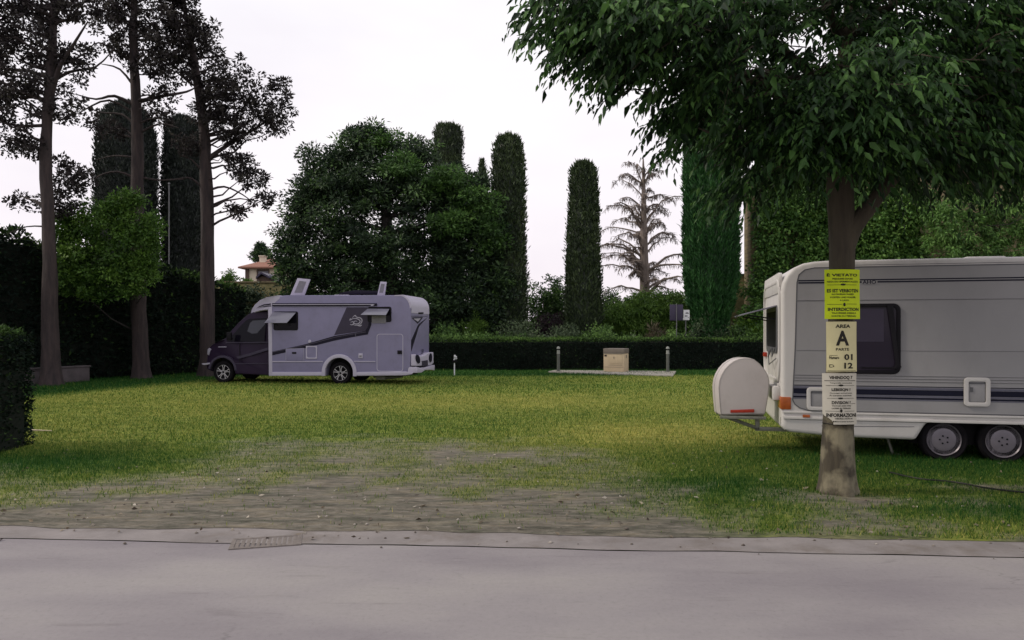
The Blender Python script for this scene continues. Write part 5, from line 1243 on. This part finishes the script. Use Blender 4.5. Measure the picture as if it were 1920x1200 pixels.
a_, b_ = RE(425, 940, ul), RE(490, 992, ul); MB().prism([(a_[0], a_[1]), (b_[0], a_[1]), (b_[0], b_[1]), (a_[0], b_[1])], ul + .001, ul + .012, axis='u').build('number_plate', M['decalgrey'], rbm)
lip = [RE(x, y, uR + .1) for x, y in ((302, 1012), (380, 1018), (440, 1012), (540, 985), (538, 1050), (510, 1040), (430, 1044), (390, 1072), (302, 1082))]
MB().prism([(min(max(v, .0), WD), w) for v, w in lip], uR - .1, uR + .2, axis='u').build('bumper_lip', M['mhwhite'], rbm, bevel=.025)
MB().prism([(min(max(v, .03), WD - .03), w + .002) for v, w in [RE(x, y, uR + .1) for x, y in ((302, 1003), (540, 966), (540, 986), (302, 1013))]], uR + .0, uR + .13, axis='u').build('bumper_gap', M['stripe'], rbm)
# roof fittings
def hatch(pts, inner, v0):
    h = MB().prism(S(pts, v0), v0, v0 + .05).build('roof_hatch', M['mhwhite'], mh, bevel=.012)
    MB().prism(S(inner, v0), v0 - .006, v0 - .001).build('hatch_pane', M['curtain'], h)
hatch([(736, 214), (790, 86), (886, 95), (842, 214)], [(768, 196), (806, 106), (858, 112), (826, 196)], .7)
hatch([(1388, 214), (1412, 112), (1458, 114), (1444, 214)], [(1404, 196), (1418, 128), (1446, 130), (1434, 196)], .8)
MB().prism(S([(1100, 200), (1160, 186), (1230, 176), (1390, 182), (1390, 204), (1100, 208)], .9), .9, 1.6).tube([(MHU(1250, 200, .9)[0], 1.2, roof - .01), (MHU(1250, 190, .9)[0], 1.2, roof + .08)], .05, 8).build('satellite_dish', M['stripe'], mh, bevel=.01)
u_ = MHU(1040, 0)[0]; MB().box(u_ - .25, u_ + .25, .9, 1.4, roof - .01, roof + .06).build('roof_vent', M['mhwhite'], mh, bevel=.02)
# wheels
def alloy(u, v, r):
    w_ = thing('wheel', None, None, (u, v, 0)); w_.parent = mh
    tyre(w_, 0, 0, r, .235, r * .62)
    ri = MB().lathe([(0, .05), (r * .60, .05), (r * .65, .012), (r * .62, .02)], (0, 0, r), axis='y', n=36).build('rim', M['black'], w_)
    sp_ = MB()
    for k in range(5):
        for s_ in (-1, 1):
            a_ = 2 * math.pi * k / 5 + .25; a2 = a_ + s_ * .22
            p0 = (r * .1 * math.cos(a_ + s_ * .5), r * .1 * math.sin(a_ + s_ * .5)); p1 = (r * .40 * math.cos(a_ + s_ * .13), r * .40 * math.sin(a_ + s_ * .13)); p2 = (r * .63 * math.cos(a2), r * .63 * math.sin(a2))
            sp_.tube([(p0[0], .022, r + p0[1]), (p1[0], .018, r + p1[1]), (p2[0], .012, r + p2[1])], [.011, .009, .010], 5)
    sp_.lathe([(r * .635, .010), (r * .645, .008), (r * .655, .014)], (0, 0, r), axis='y', n=36, cap=False)
    sp_.build('spoke', M['alloy'], w_); MB().lathe([(0, .0), (.035, .004), (.045, .02), (.045, .04)], (0, 0, r), axis='y', n=16).build('hub_cap', M['black'], w_)
    return w_
alloy(FW[0], .10, .352); alloy(RW[0], .07, .352)
for u_ in (FW[0], RW[0]):
    o_w = thing('wheel', None, None, (u_, WD - .33, 0)); o_w.parent = mh; tyre(o_w, 0, 0, .352, .235, .1)
MB().tube([(RW[0] + .95, .5, .24), (RW[0] + 1.5, .5, .2), (RW[0] + 1.9, .55, .25)], .045, 8).box(RW[0] + 1.05, RW[0] + 1.35, .45, .8, .14, .27).build('waste_pipe', M['galv'], mh)

# ------------------------------------------------------------------ caravan
fc = Frame(G(1773, 867.5), 1466, R(13))
CU = lambda zx, zy, v=0: fc.side(1320 + zx / 2.727, 460 + zy / 2.727, v)
def SC(pts, v=0): return [CU(x, y, v) for x, y in pts]
cv_ = thing('caravan', 'white twin axle caravan parked behind the near tree with the notices', 'caravan', tuple(fc.O), -fc.yaw)
CW, CL = 2.2, 6.4
rt = CU(700, 73)[1]
wh1, wh2 = CU(1235, 1005)[0], CU(1541, 1010)[0]
rb = CU(1083, 997); ra = CU(1136, 912); r2 = CU(1185, 901)
um = (wh1 + wh2) / 2; far = lambda u: 2 * um - u
prof = SC([(396, 930), (397, 235), (405, 190), (424, 150), (460, 114), (508, 92), (565, 82), (640, 77)]) + [(CL - 1.2, rt), (CL - .6, rt - .1), (CL - .2, rt - .5), (CL, rt - 1.3), (CL, .62), (CL - .1, .5)]
prof += [(far(rb[0]), rb[1]), (far(ra[0]), ra[1]), (far(r2[0]), r2[1])] + [r2, ra, rb] + SC([(800, 985), (600, 972), (440, 956), (412, 945)])
MB().prism(prof, 0, CW).build('body', M['cwhite'], cv_, bevel=.075, seg=4)
MB().box(.2, CL - .2, .28, CW - .1, .32, .62).box(rb[0] + .02, far(rb[0]) - .02, .26, CW - .05, .2, .8).build('underbody', M['under'], cv_)
def cdeco(name, polys, mat, lift=0, th=.004, bevel=0, parent=None):
    m_ = MB()
    for p in polys: m_.prism(p, -lift - th, -lift)
    return m_.build(name, mat, parent or cv_, bevel=bevel, smooth=bool(bevel))
def band(x0, y0, y1, uend=CL - .25):
    (ua, wa), (_, wb) = CU(x0, y0), CU(x0, y1); return [(ua, wb), (uend, wb), (uend, wa), (ua, wa)]
tr_ = CU(565, 118)[1]; br_ = CU(530, 842)[1]
panel = SC([(456, 790), (470, 500), (478, 190), (488, 152), (516, 128), (565, 118)]) + [(CL - .9, tr_), (CL - .5, tr_ - .4), (CL - .22, tr_ - 1.2), (CL - .22, br_)] + SC([(535, 842), (490, 828), (466, 810)])
cdeco('side_panel', [panel], M['cgrey'], 0, .006, .0)
cdeco('panel_edge', [], M['cline'])  if 0 else None
pi_ = [(x, y) for x, y in panel]; c0 = (sum(p[0] for p in pi_) / len(pi_), sum(p[1] for p in pi_) / len(pi_))
def grow(pl, k):
    out = []
    for i, p in enumerate(pl):
        a_, b_ = pl[i - 1], pl[(i + 1) % len(pl)]; tx_, ty_ = b_[0] - a_[0], b_[1] - a_[1]; l_ = math.hypot(tx_, ty_); out.append((p[0] - ty_ / l_ * k, p[1] + tx_ / l_ * k))
    return out
g1 = grow(panel, .014)
if (max(p[0] for p in g1) - min(p[0] for p in g1)) < (max(p[0] for p in panel) - min(p[0] for p in panel)): g1 = grow(panel, -.014)
MB().ring(g1, panel, -.008, -.001).build('panel_seal', M['cline'], cv_, smooth=False)
cdeco('upper_stripe', [band(482, 178, 184), band(482, 189, 196)], M['navy'], .0065, .003)
cdeco('roof_seam', [band(640, 103, 105)], M['cline'], .0065, .003)
cdeco('panel_ridge', [band(474, 283, 284.6), band(471, 536, 537.5), band(462, 662, 663.5), band(461, 676, 677.5), band(460, 690, 691.5)], M['cline'], .0065, .003)
cdeco('panel_ridge_light', [band(474, 279, 282), band(462, 659, 661.6), band(461, 673, 675.5), band(460, 687, 689.6)], M['cgrey'], .0065, .006)
cdeco('side_stripe', [band(458, 712, 716), band(457, 730, 757), band(456, 768, 777)], M['navy'], .0065, .003)
cdeco('side_stripe_light', [band(458, 719, 729), band(456.5, 758.5, 766.5), band(456, 778.5, 783)], M['greystripe'], .0065, .0026)
MB().prism([CU(400, 846), (CL - .15, CU(400, 846)[1]), (CL - .15, CU(400, 856)[1]), CU(400, 856)], -.016, 0).prism([CU(404, 872), (CL - .15, CU(404, 872)[1]), (CL - .15, CU(404, 886)[1]), CU(404, 886)], -.022, 0).build('skirt_rail', M['cwhite'], cv_, bevel=.005)
cdeco('skirt_seam', [[CU(440, 888), (CL - .2, CU(440, 888)[1]), (CL - .2, CU(440, 889.6)[1]), CU(440, 889.6)], [CU(600, 922), CU(1075, 926), CU(1075, 928.5), CU(600, 924.5)]], M['cline'], 0, .004)
lt_ = MB()
u_, w_ = CU(844, 188); lt_.text("AHO", 0, 0, .165, .048, lambda a_, b_: (u_ + a_, -.0125, w_ + b_)); 
lt_.build('lettering', M['navy'], cv_, smooth=False)
cdeco('lettering_gap', [[CU(806, 180), CU(886, 180), CU(886, 199), CU(806, 199)]], M['cgrey'], .0096, .001)
# side window
ua, wa = CU(690, 655); ub, wb = CU(1003, 297)
wv = MB().ring(rrect(ua, ub, wa, wb, .085), rrect(ua + .05, ub - .05, wa + .05, wb - .05, .05), -.034, -.006).build('window', M['black'], cv_, bevel=.006)
MB().prism(rrect(ua + .049, ub - .049, wa + .049, wb - .049, .05), -.022, -.008).build('pane', M['glasspurple'], wv, smooth=False)
MB().prism([(ua + .06, wa + .42), (ub - .2, wa + .42), (ub - .2, wb - .07), (ua + .06, wb - .07)], -.024, -.0225).build('blind', M['decalgrey'], wv)
MB().prism(SC([(930, 300), (962, 300), (992, 600), (1006, 622), (985, 634), (800, 628), (800, 622), (966, 622), (974, 600)]), -.05, -.036).build('stay', M['black'], wv, bevel=.004)
# hatches
def hatchc(name, x0, y0, x1, y1, t_=.05, lock=None):
    ua, wa = CU(x0, y1); ub, wb = CU(x1, y0)
    h = MB().ring(rrect(ua, ub, wa, wb, .05), rrect(ua + t_, ub - t_, wa + t_, wb - t_, .02), -.032, -.006).build(name, M['cwhite'], cv_, bevel=.006)
    d_ = MB().prism(rrect(ua + t_ + .006, ub - t_ - .006, wa + t_ + .006, wb - t_ - .006, .02), -.02, -.007).build('door_leaf', M['cgrey'], h, bevel=.003)
    if lock: MB().box(ua + t_ + .02, ua + t_ + .05, -.03, -.0205, wa + (wb - wa) * .5, wa + (wb - wa) * .66).build('lock', M['cline'], d_)
    MB().prism([(ua + t_ + .01, wb - t_ - .03), (ub - t_ - .01, wb - t_ - .03), (ub - t_ - .01, wb - t_ - .012), (ua + t_ + .01, wb - t_ - .012)], -.026, -.0205).build('groove', M['cline'], d_)
hatchc('service_hatch', 1326, 676, 1461, 822, .052, True); hatchc('service_hatch', 524, 726, 664, 842, .05)
ua, wa = CU(503, 879); ub, wb = CU(541, 865); MB().prism(rrect(ua, ub, wa, wb, .01), -.03, -.018).build('side_marker', M['amber'], cv_, bevel=.004)
# rear end
def CE(x, y, u=0): return fc.end(1320 + x / 4.444, 560 + y / 4.444, u)
wF1 = CE(620, 100)[1]; wF0 = CE(620, 410)[1]
va, vb = .62, CW - .62
rp = MB().ring(rrect(.42, CW - .42, wF0 - .08, wF1 + .08, .09), rrect(.5, CW - .5, wF0, wF1, .05), -.02, -.001, axis='u').build('rear_window', M['cline'], cv_, bevel=.006)
MB().prism(rrect(.5, CW - .5, wF0, wF1, .05), -.01, -.002, axis='u').build('opening', M['under'], rp, smooth=False)
hz = wF1 + .06
V = [(-.02, .45, hz), (-.02, CW - .45, hz), (-.50, CW - .45, hz - .13), (-.50, .45, hz - .13)]; V += [(x - .004, y, z + .02) for x, y, z in V]
MB().add(V, [(0, 1, 2, 3), (7, 6, 5, 4), (0, 4, 5, 1), (1, 5, 6, 2), (2, 6, 7, 3), (3, 7, 4, 0)]).build('flap', M['flap'], rp, bevel=.006)
for v_ in (.5, CW - .5): MB().tube([(-.01, v_, hz - .18), (-.38, v_, hz - .12)], .009, 6).build('stay', M['black'], rp)
pn = MB()
for k in range(3):
    v_ = .62 + .45 * k; pn.box(-.012, .001, v_ - .012, v_ + .012, .95, wF0 - .12)
pn.box(-.03, .001, .2, CW - .2, .93, .97).build('rear_ribs', M['cwhite'], cv_, bevel=.004)
MB().prism(rrect(.16, CW - .16, rt - .42, rt - .14, .1), -.02, .03, axis='u').build('rear_cap', M['cwhite'], cv_, bevel=.01)
MB().ring(rrect(.10, CW - .10, .96, rt - .22, .3), rrect(.16, CW - .16, 1.02, rt - .28, .26), -.03, .0, axis='u').build('rear_moulding', M['cwhite'], cv_, bevel=.01)
v_, w_ = CE(530, 466); MB().box(-.05, -.001, CW - .42, CW - .2, w_ - .035, w_ + .035).build('marker_light', M['red'], cv_, bevel=.012)
MB().tube([(-.02, .55, 1.45), (-.05, .7, 1.32), (-.03, .9, 1.44), (-.06, 1.1, 1.3), (-.02, 1.25, 1.42)], .008, 6).tube([(-.03, .4, 1.3), (-.08, .8, 1.2), (-.03, 1.4, 1.38)], .008, 6).build('strap', M['cline'], cv_)
w0, w1_ = CE(640, 915)[1], CE(640, 812)[1]
lt2 = MB().prism([(-.028, -.03), (.13, -.03), (.13, .1), (.0, .1), (-.028, .2)] if 0 else [(-.016, -.014), (.115, -.014), (.115, .05), (.04, .05), (.04, .32), (-.016, .32)], w0, w1_, axis='w').build('tail_light', M['amber'], cv_, bevel=.012)
MB().prism([(-.016, CW - .32), (.04, CW - .32), (.04, CW - .05), (.115, CW - .05), (.115, CW + .014), (-.016, CW + .014)], w0, w1_, axis='w').build('tail_light', M['amber'], cv_, bevel=.012)
MB().box(-.10, .0, .12, CW - .12, .74, .93).build('rear_shelf', M['cwhite'], cv_, bevel=.03)
MB().box(-.008, .0, .055, .075, CE(612, 1020)[1], CE(612, 960)[1]).build('slot', M['black'], cv_)
# wheels
def cwheel(u):
    w_ = thing('wheel', None, None, (u, .045, 0)); w_.parent = cv_; r = .285
    tyre(w_, 0, 0, r, .19, r * .70)
    MB().lathe([(0, .012), (.10, .010), (.145, .018), (.155, .045), (.172, .05), (.19, .02), (.203, .006), (.206, .02)], (0, 0, r), axis='y', n=40).build('hub_cap', M['hub'], w_)
    sl_ = MB()
    for k in range(5):
        a_ = 2 * math.pi * k / 5 + .6; sl_.lathe([(0, .005), (.011, .005), (.012, .012)], (.05 * math.cos(a_), 0, r + .05 * math.sin(a_)), axis='y', n=10)
    for a0 in (100, 190, 260, 10):
        o_ = arc(0, r, .171, a0, a0 + 48, 8); i_ = arc(0, r, .150, a0, a0 + 48, 8); sl_.ring(o_, i_, .03, .046, closed=False)
    sl_.build('slot', M['black'], w_)
cwheel(wh1); cwheel(wh2)
for u_ in (wh1, wh2):
    o_w = thing('wheel', None, None, (u_, CW - .24, 0)); o_w.parent = cv_; tyre(o_w, 0, 0, .285, .19, .08)
for u_ in (.9, ):
    MB().tube([(rb[0] - .28, .5, .45), (rb[0] - .16, .45, .02)], .02, 6).box(rb[0] - .24, rb[0] - .08, .38, .52, .0, .03).build('corner_steady', M['galv'], cv_)
u_ = CU(1530, 56)[0]; MB().box(u_ - .24, u_ + .24, .55, 1.05, rt - .01, rt + .055).build('roof_vent', M['cwhite'], cv_, bevel=.02)
# storage box on its carrier
VB = .22; TB = .34
def CB(pts): return [fc.side(1320 + x / 4.444, 560 + y / 4.444, VB) for x, y in pts]
ap = CB([(134, 972), (122, 850), (116, 740), (124, 680), (140, 636), (168, 588), (204, 548), (246, 518), (290, 500), (336, 492), (382, 494), (424, 508), (466, 540), (500, 578), (526, 616), (542, 652), (549, 692), (544, 760), (534, 840), (520, 920), (512, 968)])
sb_ = MB().prism(ap, VB, VB + TB, fn=lambda u, v, w: (u - .2 * (v - VB), v, w)).build('storage_box', M['boxwhite'], cv_, bevel=.03, seg=3)
sb_['label'] = 'white arched storage box with red reflector'
c0 = (sum(p[0] for p in ap) / len(ap), sum(p[1] for p in ap) / len(ap)); sc = lambda k: [(c0[0] + (x - c0[0]) * k, c0[1] + (y - c0[1]) * k) for x, y in ap]
MB().ring([(x - .04, y) for x, y in sc(1.008)], [(x - .04, y) for x, y in sc(.99)], VB + .2, VB + .215).build('seam', M['cline'], sb_); 
MB().ring(sc(.972), sc(.962), VB - .004, VB - .0005).build('rim_line', M['galv'], sb_)
rfp = CB([(220, 926), (418, 920), (418, 948), (220, 950)]); MB().prism(rfp, VB - .012, VB - .001).build('reflector', M['red'], sb_, bevel=.003)
uA, wA = CB([(132, 985)])[0]; uB, wB_ = CB([(516, 985)])[0]
cf = MB().box(uA, uB, VB - .02, VB + .02, wA - .022, ap[0][1] - .002).box(uA, uB, VB + TB - .04, VB + TB, wA - .022, ap[0][1] - .002)
pu, pw = CB([(452, 1090)])[0]
cf.box(pu - .03, pu + .03, VB + .1, VB + .16, pw - .03, wA - .022).box(pu - .03, .5, VB + .1, VB + .16, pw - .032, pw + .02)
pd, wd_ = CB([(190, 994)])[0]
cf.tube([(pd, VB + .13, wd_), (pu, VB + .13, pw)], .028, 6)
cf.build('carrier_frame', M['galv'], cv_, bevel=.005)
